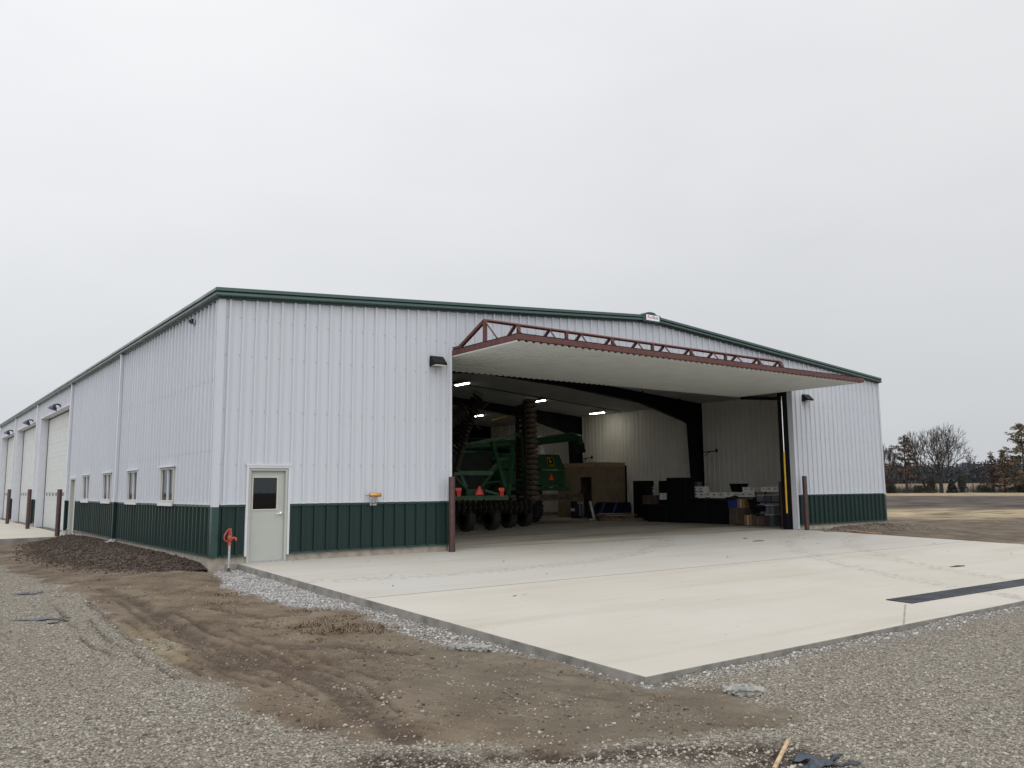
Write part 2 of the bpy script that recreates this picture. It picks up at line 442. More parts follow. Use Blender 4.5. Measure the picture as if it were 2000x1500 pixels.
ruts = [([(200, 1150), (262, 1170), (310, 1200), (370, 1240), (430, 1262), (520, 1300), (600, 1320), (660, 1345), (720, 1395), (790, 1440)], .16),
        ([(430, 1280), (480, 1300), (540, 1300)], .30), ([(560, 1262), (640, 1262), (740, 1268), (820, 1274)], .17), ([(600, 1290), (720, 1282)], .10),
        ([(120, 1138), (220, 1130)], .2), ([(60, 1110), (140, 1100)], .2), ([(0, 1078), (120, 1072)], .25),
        ([(420, 1186), (520, 1205), (600, 1198)], .10), ([(400, 1210), (540, 1225)], .10), ([(480, 1255), (560, 1258)], .10)]
RUTS = [([at_ground(*p) for p in q], r) for q, r in ruts]
_m = np.array(RUTS[0][0])
for o_, r_, i0, i1 in ((-.30, .05, 2, 9), (.26, .05, 1, 8), (.48, .04, 2, 7), (-.55, .035, 3, 8), (.70, .04, 1, 6), (.95, .035, 2, 6), (-.16, .03, 4, 10), (1.2, .03, 1, 5)):
    q = _m[i0:i1].copy(); t = np.gradient(q[:, :2], axis=0); t /= np.linalg.norm(t, axis=1)[:, None]
    q[:, 0] += -t[:, 1]*-o_; q[:, 1] += t[:, 0]*-o_; RUTS.append((list(q), r_))
muds = [([(1000, 1478), (1150, 1476), (1290, 1470), (1420, 1466), (1560, 1475)], .22), ([(1500, 1490), (1580, 1500)], .25), ([(760, 1490), (880, 1498)], .25)]
MUDS = [([at_ground(*p) for p in q], r) for q, r in muds]

def axis_coords(lo, hi, step, far_lo, far_hi):
    c = list(np.arange(lo, hi+1e-6, step)); s = step
    while c[-1] < far_hi: s *= 1.13; c.append(c[-1]+s)
    s = step; a = [c[0]]
    while a[-1] > far_lo: s *= 1.13; a.append(a[-1]-s)
    return np.array(a[:0:-1]+c)
gx = axis_coords(-6.2, 7.5, .055, -900, 1500); gy = axis_coords(-16.2, 4.5, .06, -900, 1500)
GX, GY = np.meshgrid(gx, gy); X, Y = GX.ravel(), GY.ravel()
Z = ground_base(X, Y)
near = np.exp(-np.maximum(0, np.hypot(X-CAM[0], Y-CAM[1])-30)/25)
wob = (fbm(X*1.1, Y*1.1, 3)-.5)
dsd = poly_sd(X, Y, DIRT)+wob*.9+(fbm(X*5, Y*5, 8)-.5)*.35
dirt = 1-sst(-.10, .12, dsd)
s_ = sdist(X, Y)
field = sst(33, 36, X+wob*3)*1.0
rightside = ((X > 21.57) & (Y > -6)).astype(float)
dirt = np.maximum(dirt, rightside*sst(-8, -5, Y+.2*(X-22)))
dirt = np.maximum(dirt, sst(24, 34, X-.15*Y+wob*2))
lsd = poly_sd(X, Y, LIGHT)+(fbm(X*3, Y*3, 21)-.5)*.35
light = (1-sst(-.12, .10, lsd))*(1-.6*sst(-4.0, -7.0, Y))
fr = np.where(Y < -12.2, 1-sst(.15, .55+.5*wob, -12.32-Y), 0)*sst(.2, 1.2, X)*(1-sst(14, 20, X))
light = np.maximum(light, fr*.32)
mud = np.zeros_like(X); rut = np.zeros_like(X)
for P, r in RUTS:
    d = line_d(X, Y, P)+(fbm(X*4, Y*4, 31)-.5)*r*1.4
    q = 1-sst(r*.4, r*1.15, d); rut = np.maximum(rut, q)
for P, r in MUDS:
    d = line_d(X, Y, P)+(fbm(X*4, Y*4, 41)-.5)*r*1.6
    mud = np.maximum(mud, (1-sst(r*.3, r*1.2, d)))
mud = np.maximum(mud, rut*.75)
# far bands: graded soil, straw, tilled field, straw verge, pale meadow
sw = s_+ (fbm(X*.05, Y*.05, 51)-.5)*6+(fbm(X*.4, Y*.4, 52)-.5)*3
straw = sst(60, 63, sw)*(1-sst(84, 89, sw)) + sst(183, 190, sw)*(1-.55*sst(262, 275, sw))
clump = sst(.5, .62, fbm(X*.12, Y*.5, 77))
d = line_d(X, Y, [at_ground(*p) for p in ((262, 1222), (300, 1248), (345, 1285))])+(fbm(X*4, Y*4, 43)-.5)*.3
straw = straw+.6*(1-sst(.05, .28, d))
straw = np.clip(straw*(1-.55*clump*(sw < 100)), 0, 1)
tilled = sst(84, 89, sw)*(1-sst(183, 190, sw))
tilled = np.maximum(tilled, clump*.5*sst(60, 63, sw)*(1-sst(84, 89, sw)))
Z = Z+near*((fbm(X*.9, Y*.9, 1)-.5)*.07*(1-.5*dirt)+(fbm(X*4, Y*4, 2)-.5)*(.022+.02*dirt)+(vnoise(X*14, Y*14, 5)-.5)*.014)
Z = Z-rut*.022*near+near*(1-dirt)*.02*sst(-.1, .5, dsd)-near*.02*mud
Z = Z+(fbm(X*.8, Y*.8, 61)-.5)*.18*sst(27, 33, X)*(1-sst(90, 160, s_))
# keep the sheet well below slab, floor and side apron
inb = (X > -.05) & (X < W+.05) & (Y > -.05) & (Y < LEN+.05)
Z = np.where(inb, np.minimum(Z, -.12), Z)
ins = (X > .62) & (X < 21.5) & (Y < 0) & (Y > -12.27)
Z = np.where(ins, np.minimum(Z, FLOOR+.0256*Y-.16), Z)
sap = (Y > 16.2) & (Y < 47) & (X < .3) & (X > -30)
Z = np.where(sap, Z-.10*sst(16.2, 16.8, Y), Z)
def ground_z(x, y):
    i = np.clip(np.searchsorted(gx, x)-1, 0, len(gx)-2); j = np.clip(np.searchsorted(gy, y)-1, 0, len(gy)-2)
    Zg = Z.reshape(GX.shape); fx = (x-gx[i])/(gx[i+1]-gx[i]); fy = (y-gy[j])/(gy[j+1]-gy[j])
    return Zg[j, i]*(1-fx)*(1-fy)+Zg[j, i+1]*fx*(1-fy)+Zg[j+1, i]*(1-fx)*fy+Zg[j+1, i+1]*fx*fy
nx, ny = len(gx), len(gy)
idx = np.arange(nx*ny).reshape(ny, nx)
F = np.stack([idx[:-1, :-1], idx[:-1, 1:], idx[1:, 1:], idx[1:, :-1]], -1).reshape(-1)

gm = bpy.data.materials.new('ground_cover'); gm.use_nodes = True
k = N(gm); b = k.n['Principled BSDF']; tc = k.new('ShaderNodeTexCoord').outputs['Object']
def attr(nm):
    a = k.new('ShaderNodeAttribute'); a.attribute_name = nm; return a
A1 = attr('mask_a'); A2 = attr('mask_b')
s1 = k.new('ShaderNodeSeparateColor'); k.link(A1.outputs['Color'], s1.inputs[0])
s2 = k.new('ShaderNodeSeparateColor'); k.link(A2.outputs['Color'], s2.inputs[0])
aD, aL, aM = s1.outputs[0], s1.outputs[1], s1.outputs[2]; aS, aT = s2.outputs[0], s2.outputs[1]
def voro(scale):
    v = k.new('ShaderNodeTexVoronoi'); v.inputs['Scale'].default_value = scale; v.inputs['Randomness'].default_value = 1
    k.link(tc, v.inputs['Vector'])
    s = k.new('ShaderNodeSeparateColor'); k.link(v.outputs['Color'], s.inputs[0])
    return v.outputs['Distance'], s.outputs[0]
d1, r1 = voro(34); d2, r2 = voro(75)
big = k.noise(.55, tc, 5, .6); midn = k.noise(4, tc, 5, .6); fine = k.noise(38, tc, 5, .7)
g1 = k.ramp(r1, [(0, (.13, .115, .092)), (.3, (.29, .26, .21)), (.65, (.43, .39, .325)), (1, (.58, .54, .46))])
g2 = k.ramp(r2, [(0, (.13, .117, .095)), (.5, (.36, .325, .265)), (1, (.58, .54, .46))])
grav = k.mix(.5, g1, g2)
grav = k.mix(k.rng(big, .42, .66, 0, .4), grav, (.27, .23, .175, 1))
gap = k.rng(d1, .42, .74, 0, .6)
grav = k.mix(gap, grav, (.075, .062, .048, 1))
lg = k.ramp(r1, [(0, (.17, .165, .16)), (.4, (.30, .295, .29)), (1, (.52, .51, .50))])
lg = k.mix(k.rng(d1, .40, .75, 0, .7), lg, (.08, .075, .07, 1))
dt = k.ramp(k.noise(1.3, tc, 8, .65), [(.32, (.085, .060, .041)), (.43, (.155, .116, .080)), (.55, (.215, .168, .120)), (.70, (.28, .23, .17))])
aC = k.new('ShaderNodeSeparateColor'); k.link(attr('mask_c').outputs['Color'], aC.inputs[0])
dt = k.mix(k.math('MULTIPLY', aC.outputs[0], .75), dt, k.ramp(k.noise(2.1, tc, 8, .65), [(.33, (.13, .115, .085)), (.5, (.20, .175, .132)), (.66, (.26, .235, .185))]))
mps = k.new('ShaderNodeMapping'); mps.vector_type = 'TEXTURE'; mps.inputs['Rotation'].default_value = (0, 0, -1.15); mps.inputs['Scale'].default_value = (1.6, .22, 1); k.link(tc, mps.inputs[0])
dt = k.mix(k.rng(k.noise(1.6, mps.outputs[0], 8, .72), .50, .68, 0, .6), dt, (.080, .058, .042, 1))
dt = k.mix(k.rng(fine, .55, .75, 0, .45), dt, (.07, .052, .04, 1))
dt = k.mix(k.rng(r2, .90, .94, 0, k and .55), dt, (.30, .27, .23, 1))
dt = k.mix(k.rng(k.noise(.5, tc, 3), .52, .66, 0, .5), dt, (.165, .142, .106, 1))
md = k.ramp(k.noise(7, tc, 6, .7), [(.3, (.036, .024, .018)), (.7, (.082, .057, .042))])
far_ = attr('mask_b'); s3 = k.new('ShaderNodeSeparateColor'); k.link(far_.outputs['Color'], s3.inputs[0]); aF = s3.outputs[2]
mpf = k.new('ShaderNodeMapping'); mpf.inputs['Rotation'].default_value = (0, 0, .9); mpf.inputs['Scale'].default_value = (.35, .9, 1); k.link(tc, mpf.inputs[0])
sf = k.math('ADD', k.math('MULTIPLY', k.noise(.5, tc, 5, .68), .68), k.math('MULTIPLY', k.noise(3.2, tc, 4, .7), .32))
dt = k.mix(k.math('MULTIPLY', aF, .65), dt, k.ramp(sf, [(.40, (.060, .046, .035)), (.47, (.120, .095, .072)), (.54, (.18, .15, .118)), (.61, (.25, .215, .17))]))
dt = k.mix(1.0, dt, (.84, .82, .80, 1), 'MULTIPLY')
col = k.mix(aD, grav, dt)
col = k.mix(aL, col, lg)
col = k.mix(k.math('MULTIPLY', aM, k.rng(k.noise(11, tc, 6, .7), .38, .56, .45, 1)), col, md)
mp = k.new('ShaderNodeMapping'); mp.inputs['Rotation'].default_value = (0, 0, .9); mp.inputs['Scale'].default_value = (.16, .30, 1); k.link(tc, mp.inputs[0])
sn = k.math('ADD', k.math('MULTIPLY', k.noise(.30, tc, 5, .68), .72), k.math('MULTIPLY', k.noise(1.9, tc, 4, .7), .28))
st = k.ramp(sn, [(.39, (.10, .08, .055)), (.46, (.25, .195, .12)), (.54, (.36, .29, .18)), (.63, (.47, .39, .26))])
col = k.mix(aS, col, st)
tl = k.ramp(k.noise(.2, tc, 5, .68), [(.42, (.045, .035, .029)), (.5, (.078, .062, .052)), (.58, (.115, .093, .076))])
col = k.mix(aT, col, tl)
col = k.mix(1.0, col, (.80, .80, .80, 1), 'MULTIPLY')
k.link(col, b.inputs['Base Color']); b.inputs['Roughness'].default_value = .95; b.inputs['Specular IOR Level'].default_value = .2
bn = k.new('ShaderNodeBump'); bn.inputs['Strength'].default_value = 1; bn.inputs['Distance'].default_value = .03
hh = k.math('SUBTRACT', k.math('MULTIPLY', fine, .6), k.math('MULTIPLY', k.math('ADD', d1, k.math('MULTIPLY', d2, .5)), k.math('SUBTRACT', 1.1, aD)))
k.link(hh, bn.inputs['Height']); k.link(bn.outputs[0], b.inputs['Normal'])
ground = raw_mesh('ground', np.stack([X, Y, Z], 1), F, 4, gm, True); structure(ground)
def vcol(o, nm, r, g, bl):
    a = o.data.color_attributes.new(nm, 'FLOAT_COLOR', 'POINT')
    a.data.foreach_set('color', np.stack([r, g, bl, np.ones_like(r)], 1).astype(np.float32).ravel())
vcol(ground, 'mask_c', sst(-2.2, -.4, X+wob)*sst(-7.5, -10.5, Y+wob), np.zeros_like(X), np.zeros_like(X)); vcol(ground, 'mask_a', dirt, light, mud); vcol(ground, 'mask_b', straw, tilled, sst(20, 25, X))

M['formed_shaded'] = mat('shaded_formed_edge', (.20, .19, .17), .9, var=.25, vscale=4, bump=.6, bscale=22)  # formed concrete side; the weaker sky light is also put into its colour
# apron, side apron, floor
def slab(name, pts, mt, thick, bev=.012):
    mb = MB(); n = len(pts)
    mb.v = [tuple(p) for p in pts]+[(p[0], p[1], p[2]-thick) for p in pts]
    mb.f = [tuple(range(n)), tuple(range(2*n-1, n-1, -1))]+[(i, (i+1) % n, n+(i+1) % n, n+i) for i in range(n)]
    o = mb.build(name, mt, bevel=bev, seg=2)
    o.data.materials.append(M['formed_shaded'])
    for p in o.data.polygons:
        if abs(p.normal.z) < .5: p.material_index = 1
    return structure(o)
apr = [(.57, -.02)]
ys = np.linspace(-.3, -12.32, 40); apr += [(.57+.012*(float(fbm(np.array(y*.9), np.array(2.), 5))-.5), y) for y in ys]
xs = np.linspace(1.2, 21.2, 50); apr += [(x, -12.32+.03*(float(fbm(np.array(x*.7), np.array(1.), 6))-.5)) for x in xs]
apr += [(21.57, -12.32), (21.57, -.02)]
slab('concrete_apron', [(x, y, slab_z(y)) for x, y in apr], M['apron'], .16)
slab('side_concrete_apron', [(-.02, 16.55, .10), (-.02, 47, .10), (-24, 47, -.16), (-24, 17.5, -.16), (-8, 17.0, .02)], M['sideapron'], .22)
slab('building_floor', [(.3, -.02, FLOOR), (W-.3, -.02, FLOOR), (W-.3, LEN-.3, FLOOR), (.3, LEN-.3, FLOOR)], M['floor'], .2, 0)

# ------------------------------------------------------------------ building
bld = thing('farm_building', (W/2, 0, 0), 'long white ribbed metal farm building with green wainscot and wide open front door', 'building')
RX, ZE, SL = 13.7, 6.02, .0758
def gable(x): return ZE+SL*(x if x < RX else (2*RX-x))
def ribbed(name, org, U, Nn, u0, u1, bot, top, holes, mt, parent, phase=0., pitch=.3048, depth=.046, minor=True, screws=()):
    org = Vector(org); U = Vector(U); Nn = Vector(Nn)
    us, ds = [], []
    k0 = int(math.floor((u0-phase)/pitch))-1; k1 = int(math.ceil((u1-phase)/pitch))+1
    for q in range(k0, k1):
        c = phase+q*pitch; dd = depth+(.005 if q % 3 == 0 else 0)
        us += [c-.038, c-.024, c+.024, c+.038]; ds += [0, dd, dd, 0]
        if minor:
            for f in (.1, .2): us += [c+f-.012, c+f-.004, c+f+.004, c+f+.012]; ds += [0, .004, .004, 0]
    us, ds = np.array(us), np.array(ds)
    cuts = [u0, u1, RX] if u0 < RX < u1 else [u0, u1]
    for h in holes: cuts += [h[0], h[1]]
    grid = sorted(set([float(u) for u in us if u0 < u < u1]+[c for c in cuts if u0 <= c <= u1]))
    mb = MB(); sb_ = MB()
    for a, c in zip(grid, grid[1:]):
        if c-a < 1e-6: continue
        da, dc = np.interp([a, c], us, ds)
        mid = (a+c)/2; segs = [(bot, None)]
        hs = sorted([h for h in holes if h[0]-1e-6 <= mid <= h[1]+1e-6], key=lambda h: h[2])
        lo = bot; iv = []
        for h in hs:
            if h[2] > lo+1e-6: iv.append((lo, h[2]))
            lo = max(lo, h[3])
        iv.append((lo, None))
        for z0, z1 in iv:
            za = top(a) if z1 is None else z1; zc = top(c) if z1 is None else z1
            if za <= z0: continue
            p = lambda u, d, z: org+U*u+Nn*d+Vector((0, 0, z))
            mb.face([p(a, da, z0), p(c, dc, z0), p(c, dc, zc), p(a, da, za)])
    for zs in screws:
        for q in range(k0, k1):
            c = phase+q*pitch
            if not (u0+.05 < c < u1-.05) or any(h[0]-.05 < c < h[1]+.05 and h[2]-.05 < zs < h[3]+.05 for h in holes) or zs > top(c)-.05: continue
            pc = org+U*(c-.06)+Nn*.001+Vector((0, 0, zs+random.uniform(-.01, .01)))
            sb_.lathe(pc, Nn, [(0, .013), (.004, .013), (.005, .010), (.012, .010)], 6)
    o = mb.build(name, mt, parent)
    if sb_.v: sb_.build('fastener', M['screw'], parent)['kind'] = 'stuff'
    return o
ZB, ZM = .285, 1.40
MDX0, MDX1, MDT = .74, 1.66, 2.215
Hf = [(MDX0, MDX1, -1, MDT), (XD0, XD1, -1, DTOP)]
fw_ = ribbed('wall', (0, 0, 0), (1, 0, 0), (0, -1, 0), .05, W-.05, ZM, gable, Hf, M['white'], bld, .205, screws=(2.3, 3.5, 4.75, 5.6))
for a, c in ((.05, MDX0), (MDX1, XD0), (XD1, W-.05)): ribbed('wainscot', (0, 0, 0), (1, 0, 0), (0, -1, 0), a, c, ZB, lambda u: ZM, [], M['green'], bld, .205)
WIN = [(3.15, 4.40), (6.90, 8.15), (10.45, 11.70), (14.0, 15.25)]
OH = [(19.0, 27.0), (28.6, 36.3), (37.5, 44.4)]
Hl = [(a, c, 1.44, 2.31) for a, c in WIN]+[(16.65, 17.75, -1, 2.27)]+[(a, c, -1, 5.25) for a, c in OH]
ribbed('wall', (0, 0, 0), (0, 1, 0), (-1, 0, 0), .05, LEN-.05, ZM, lambda u: ZE, Hl, M['white'], bld, .155, depth=.05, minor=False, screws=(2.6, 4.2))
for a, c in ((.05, 16.65), (17.75, 19.0), (27.0, 28.6), (36.3, 37.5), (44.4, LEN-.05)): ribbed('wainscot', (0, 0, 0), (0, 1, 0), (-1, 0, 0), a, c, ZB, lambda u: ZM, [], M['green'], bld, .155)
ribbed('wall', (W, 0, 0), (0, 1, 0), (1, 0, 0), .05, LEN-.05, ZM, lambda u: ZE, [], M['white'], bld, .155, minor=False)
ribbed('wainscot', (W, 0, 0), (0, 1, 0), (1, 0, 0), .05, LEN-.05, ZB, lambda u: ZM, [], M['green'], bld, .155, minor=False)
ribbed('wall', (0, LEN, 0), (1, 0, 0), (0, 1, 0), .05, W-.05, ZB, gable, [], M['white'], bld, .155, minor=False)
# inner liner
ribbed('inner_wall', (W-.25, 0, 0), (0, 1, 0), (-1, 0, 0), .3, LEN-.3, FLOOR, lambda u: 6.0, [], M['liner'], bld, .1, depth=.025, minor=False)
ribbed('inner_wall', (0, LEN-.25, 0), (1, 0, 0), (0, -1, 0), .3, W-.3, FLOOR, lambda u: gable(u)+.0, [], M['liner'], bld, .1, depth=.025, minor=False)
ribbed('inner_wall', (.32, 0, 0), (0, 1, 0), (1, 0, 0), .3, LEN-.3, FLOOR, lambda u: 6.0, Hl, M['liner'], bld, .1, depth=.025, minor=False)
ribbed('inner_wall', (0, .32, 0), (1, 0, 0), (0, 1, 0), .3, W-.3, FLOOR, lambda u: gable(u), Hf, M['liner'], bld, .1, depth=.025, minor=False)
CZ = lambda x: 5.93+SL*(x if x < RX else (2*RX-x))
mb = MB()
for (a, c) in ((.3, RX), (RX, W-.3)):
    q = .3+np.arange(0, 400)*.305
    pts = []
    for yy in np.arange(.33, LEN-.3, .305):
        for t, d in ((0, 0), (.03, .022), (.07, .022), (.10, 0)): pts.append((yy+t, d))
    for (y0, d0), (y1, d1_) in zip(pts, pts[1:]):
        mb.face([(a, y0, CZ(a)-d0), (c, y0, CZ(c)-d0), (c, y1, CZ(c)-d1_), (a, y1, CZ(a)-d1_)])
mb.build('ceiling', M['ceiling'], bld)
# foundation
mb = MB()
for (x0, x1, y0, y1) in ((.02, MDX0-.002, .02, .3), (MDX1+.002, XD0-.10, .02, .3), (XD1+.15, W-.02, .02, .3), (.02, .3, .3, 16.6), (.02, .3, 17.8, 18.98), (.02, .3, 27.02, 28.58), (.02, .3, 36.32, 37.48), (.02, .3, 44.42, LEN-.02), (W-.3, W-.02, .3, LEN-.02), (.3, W-.3, LEN-.3, LEN-.02)):
    mb = MB(); mb.box(x0, x1, y0, y1, -.6, ZB); mb.build('foundation', M['foundation'], bld)
# wainscot cap and base strips
def strips(name, z0, z1, d, mt, skip_side=True):
    mb = MB()
    for (a, c) in ((.13, MDX0-.05), (MDX1+.05, XD0-.08), (XD1+.1, W-.1)): mb = MB(); mb.box(a, c, -d, -.001, z0, z1); mb.build(name, mt, bld)
    yb = [.13]+[q for a, c in (((16.6, 17.8),)+tuple((a-.06, c+.06) for a, c in OH)) for q in (a, c)]+[LEN-.1]
    for a, c in zip(yb[::2], yb[1::2]): mb = MB(); mb.box(-d, -.001, a, c, z0, z1); mb.build(name, mt, bld)
strips('wainscot_cap', ZM-.045, ZM+.006, .042, M['greentrim'])
strips('drip_edge', ZM+.0065, ZM+.03, .045, M['trimwhite'])
strips('base_trim', ZB-.006, ZB+.03, .045, M['greentrim'])
# corner trims
def corner(name, cx, cy, sx, sy, z0, z1, mt):
    mb = MB()
    e = .046
    x0, x1 = sorted((cx+sx*e, cx-sx*.10)); y0, y1 = sorted((cy+sy*e, cy+sy*.0005)); mb.box(x0, x1, y0, y1, z0, z1)
    x0, x1 = sorted((cx+sx*e, cx+sx*.0005)); y0, y1 = sorted((cy-sy*.10, cy+sy*.0)); mb.box(x0, x1, y0, y1, z0, z1)
    return mb.build(name, mt, bld)
for cx, cy, sx, sy in ((0, 0, -1, -1), (W, 0, 1, -1), (0, LEN, -1, 1), (W, LEN, 1, 1)):
    corner('corner_trim', cx, cy, sx, sy, ZM-.04, ZE-.01, M['white'])
    corner('wainscot_corner_trim', cx, cy, sx, sy, ZB-.01, ZM-.042, M['greentrim'])
# eave gutter and rake trim: one sculpted profile swept round the visible edges
PROF = [(-.02, -.04), (.06, -.04), (.065, -.005), (.175, .005), (.185, .02), (.155, .095), (.145, .10), (.185, .115), (.165, .195), (-.02, .21)]
def sweep(name, nodes, mt):
    mb = MB(); n = len(PROF); ks = []
    for (x, y, z, ox, oy) in nodes:
        ks.append(len(mb.v)); mb.v += [(x+ox*o, y+oy*o, z+h) for o, h in PROF]
    for a, c in zip(ks, ks[1:]):
        for j in range(n): mb.f.append((a+j, a+(j+1) % n, c+(j+1) % n, c+j))
    mb.f.append(tuple(ks[0]+j for j in range(n))); mb.f.append(tuple(ks[-1]+j for j in reversed(range(n))))
    return mb.build(name, mt, bld)
sweep('gutter', [(0, LEN+.1, ZE, -1, 0), (0, 0, ZE, -1, -1)], M['greentrim'])
sweep('rake_trim', [(0, 0, ZE, -1, -1), (RX, 0, ZE+SL*RX, 0, -1), (W, 0, gable(W), .4, -1)], M['greentrim'])
sweep('gutter', [(W, 0, gable(W), 1, -.3), (W, LEN+.1, gable(W), 1, 0)], M['greentrim'])
mb = MB()
for (a, c) in ((-.02, RX), (RX, W+.02)):
    mb.hexa([(a, -.03, gable(a)+.12), (c, -.03, gable(c)+.12), (c, LEN+.1, gable(c)+.12), (a, LEN+.1, gable(a)+.12), (a, -.03, gable(a)+.2), (c, -.03, gable(c)+.2), (c, LEN+.1, gable(c)+.2), (a, LEN+.1, gable(a)+.2)])
mb.build('roof', M['greentrim'], bld)
# ridge end box with its sign
ZR = ZE+SL*RX
mb = MB()
mb.prism([(RX-.40, -.20, ZR-.055), (RX+.40, -.20, ZR-.055), (RX+.40, -.20, ZR+.19), (RX+.18, -.20, ZR+.215), (RX+.14, -.20, ZR+.265), (RX-.05, -.20, ZR+.285), (RX-.24, -.20, ZR+.255), (RX-.28, -.20, ZR+.215), (RX-.40, -.20, ZR+.195)], (0, .3, 0))
mb.build('ridge_cap', M['greentrim'], bld, bevel=.01)
mb = MB(); mb.box(RX-.29, RX+.31, -.217, -.202, ZR-.005, ZR+.175)
sg = mb.build('sign', M['signwhite'], bld, bevel=.006)
def text(name, body, loc, size, mt, parent, rot=(R(90), 0, 0), shear=.0, ext=.001):
    c = bpy.data.curves.new(name, 'FONT'); c.body = body; c.size = size; c.extrude = ext; c.shear = shear; c.align_x = 'LEFT'
    t = bpy.data.objects.new(name+'_curve', c); COL.objects.link(t)
    dg = bpy.context.evaluated_depsgraph_get(); me = bpy.data.meshes.new_from_object(t.evaluated_get(dg))
    me.materials.clear(); me.materials.append(mt)
    me.transform(Matrix.Translation(loc) @ Matrix.Rotation(rot[2], 4, 'Z') @ Matrix.Rotation(rot[0], 4, 'X'))
    bpy.data.objects.remove(t); bpy.data.curves.remove(c)
    o = bpy.data.objects.new(name, me); COL.objects.link(o); o.parent = parent
    o.matrix_parent_inverse = Matrix.Translation(-wloc(parent))
    return o
text('lettering', 'Rydi', (RX-.25, -.2185, ZR+.055), .15, M['signred'], sg, shear=.2)
text('lettering', 'Bolt', (RX+.02, -.2185, ZR+.055), .14, M['signblue'], sg)

# windows
for a, c in WIN:
    mb = MB(); f = .05; d0, d1_ = -.05, .10
    for (y0, y1, z0, z1) in ((a, a+f, 1.44, 2.31), (c-f, c, 1.44, 2.31), (a+f, c-f, 1.44, 1.44+f), (a+f, c-f, 2.31-f, 2.31)): mb.box(d0, d1_, y0, y1, z0, z1)
    wn = mb.build('window', M['tan'], bld, bevel=.006)
    mb = MB(); mb.box(-.02, .06, (a+c)/2-.035, (a+c)/2+.035, 1.44+f, 2.31-f); mb.build('mullion', M['trimwhite'], wn)
    for q in (a+f, c-f-.03): mb = MB(); mb.box(-.01, .05, q, q+.03, 1.44+f, 2.31-f); mb.build('sash_rail', M['trimwhite'], wn)
    for (y0, y1, xx) in ((a+f+.03, (a+c)/2-.035, .02), ((a+c)/2+.035, c-f-.03, .0)):
        mb = MB(); mb.box(xx, xx+.006, y0, y1, 1.49, 2.26); mb.build('pane', M['glass'], wn)
    mb = MB(); mb.box(-.085, -.046, a-.06, c+.06, 1.345, 1.435); mb.build('sill', M['trimwhite'], wn, bevel=.004)
    mb = MB(); mb.box(-.10, -.001, a-.07, c+.07, 2.315, 2.36); mb.build('head_trim', M['trimwhite'], wn, bevel=.004)
    # dark sheet added behind the glass, darkens the panes
    mb = MB(); mb.box(.20, .21, a+.05, c-.05, 1.5, 2.26); mb.build('dark_backing', M['frame'], wn)
# front man door
mb = MB()
for (x0, x1, z0, z1) in ((MDX0, MDX0+.06, FLOOR, MDT), (MDX1-.06, MDX1, FLOOR, MDT), (MDX0+.06, MDX1-.06, MDT-.06, MDT)): mb.box(x0, x1, -.03, .15, z0, z1)
md_ = mb.build('entry_door', M['doorgrey'], bld, bevel=.004)
mb = MB(); a, c, z0, z1 = MDX0+.062, MDX1-.062, FLOOR+.03, MDT-.062
gx0, gx1, gz0, gz1 = .87, 1.42, 1.295, 2.0
for (x0, x1, q0, q1) in ((a, gx0, z0, z1), (gx1, c, z0, z1), (gx0, gx1, z0, gz0), (gx0, gx1, gz1, z1)): mb.box(x0, x1, .035, .08, q0, q1)
mb.build('door_leaf', M['doorgrey'], md_)
mb = MB()
for (x0, x1, q0, q1) in ((gx0-.03, gx0, gz0-.03, gz1+.03), (gx1, gx1+.03, gz0-.03, gz1+.03), (gx0, gx1, gz0-.03, gz0), (gx0, gx1, gz1, gz1+.03)): mb.box(x0, x1, .022, .0345, q0, q1)
mb.build('glazing_bead', M['tan'], md_)
mb = MB(); mb.box(gx0, gx1, .05, .056, gz0, gz1); mb.build('pane', M['darkglass'], md_)
mb = MB(); hx = MDX1-.13
mb.lathe((hx, .034, 1.19), (0, -1, 0), [(0, .036), (.012, .036), (.02, .018), (.05, .016)], 14)
mb.tube([(hx, -.012, 1.19), (hx-.02, -.018, 1.19), (hx-.13, -.018, 1.185)], .012, 8)
mb.build('door_handle', M['chrome'], md_, smooth=True)
mb = MB(); mb.box(MDX0+.06, MDX1-.06, -.01, .14, FLOOR+.002, FLOOR+.028); mb.build('threshold', M['steel'], md_)
mb = MB()
mb.box(MDX0-.05, MDX0-.002, -.05, -.001, ZB-.02, MDT+.05); mb.box(MDX1+.002, MDX1+.05, -.05, -.001, ZB-.02, MDT+.05); mb.box(MDX0-.07, MDX1+.07, -.06, -.001, MDT+.051, MDT+.095)
mb.box(MDX0-.002, MDX1+.002, -.05, -.001, MDT+.002, MDT+.05)
mb.build('casing', M['trimwhite'], md_)
# side man door
mb = MB()
for (y0, y1, z0, z1) in ((16.65, 16.72, .1, 2.27), (17.68, 17.75, .1, 2.27), (16.72, 17.68, 2.2, 2.27)): mb.box(-.06, .16, y0, y1, z0, z1)
sdr = mb.build('side_door', M['doorgrey'], bld)
mb = MB(); mb.box(.06, .10, 16.722, 17.678, .13, 2.198); mb.build('door_leaf', M['doorgrey'], sdr)
mb = MB(); mb.tube([(.055, 16.85, 1.15), (.0, 16.85, 1.15), (.0, 16.97, 1.15)], .013, 8); mb.build('door_handle', M['chrome'], sdr)
mb = MB(); mb.box(-.065, -.001, 16.60, 16.648, ZB, 2.33); mb.box(-.065, -.001, 17.752, 17.80, ZB, 2.33); mb.box(-.065, -.001, 16.648, 17.752, 2.272, 2.33); mb.build('casing', M['trimwhite'], sdr)
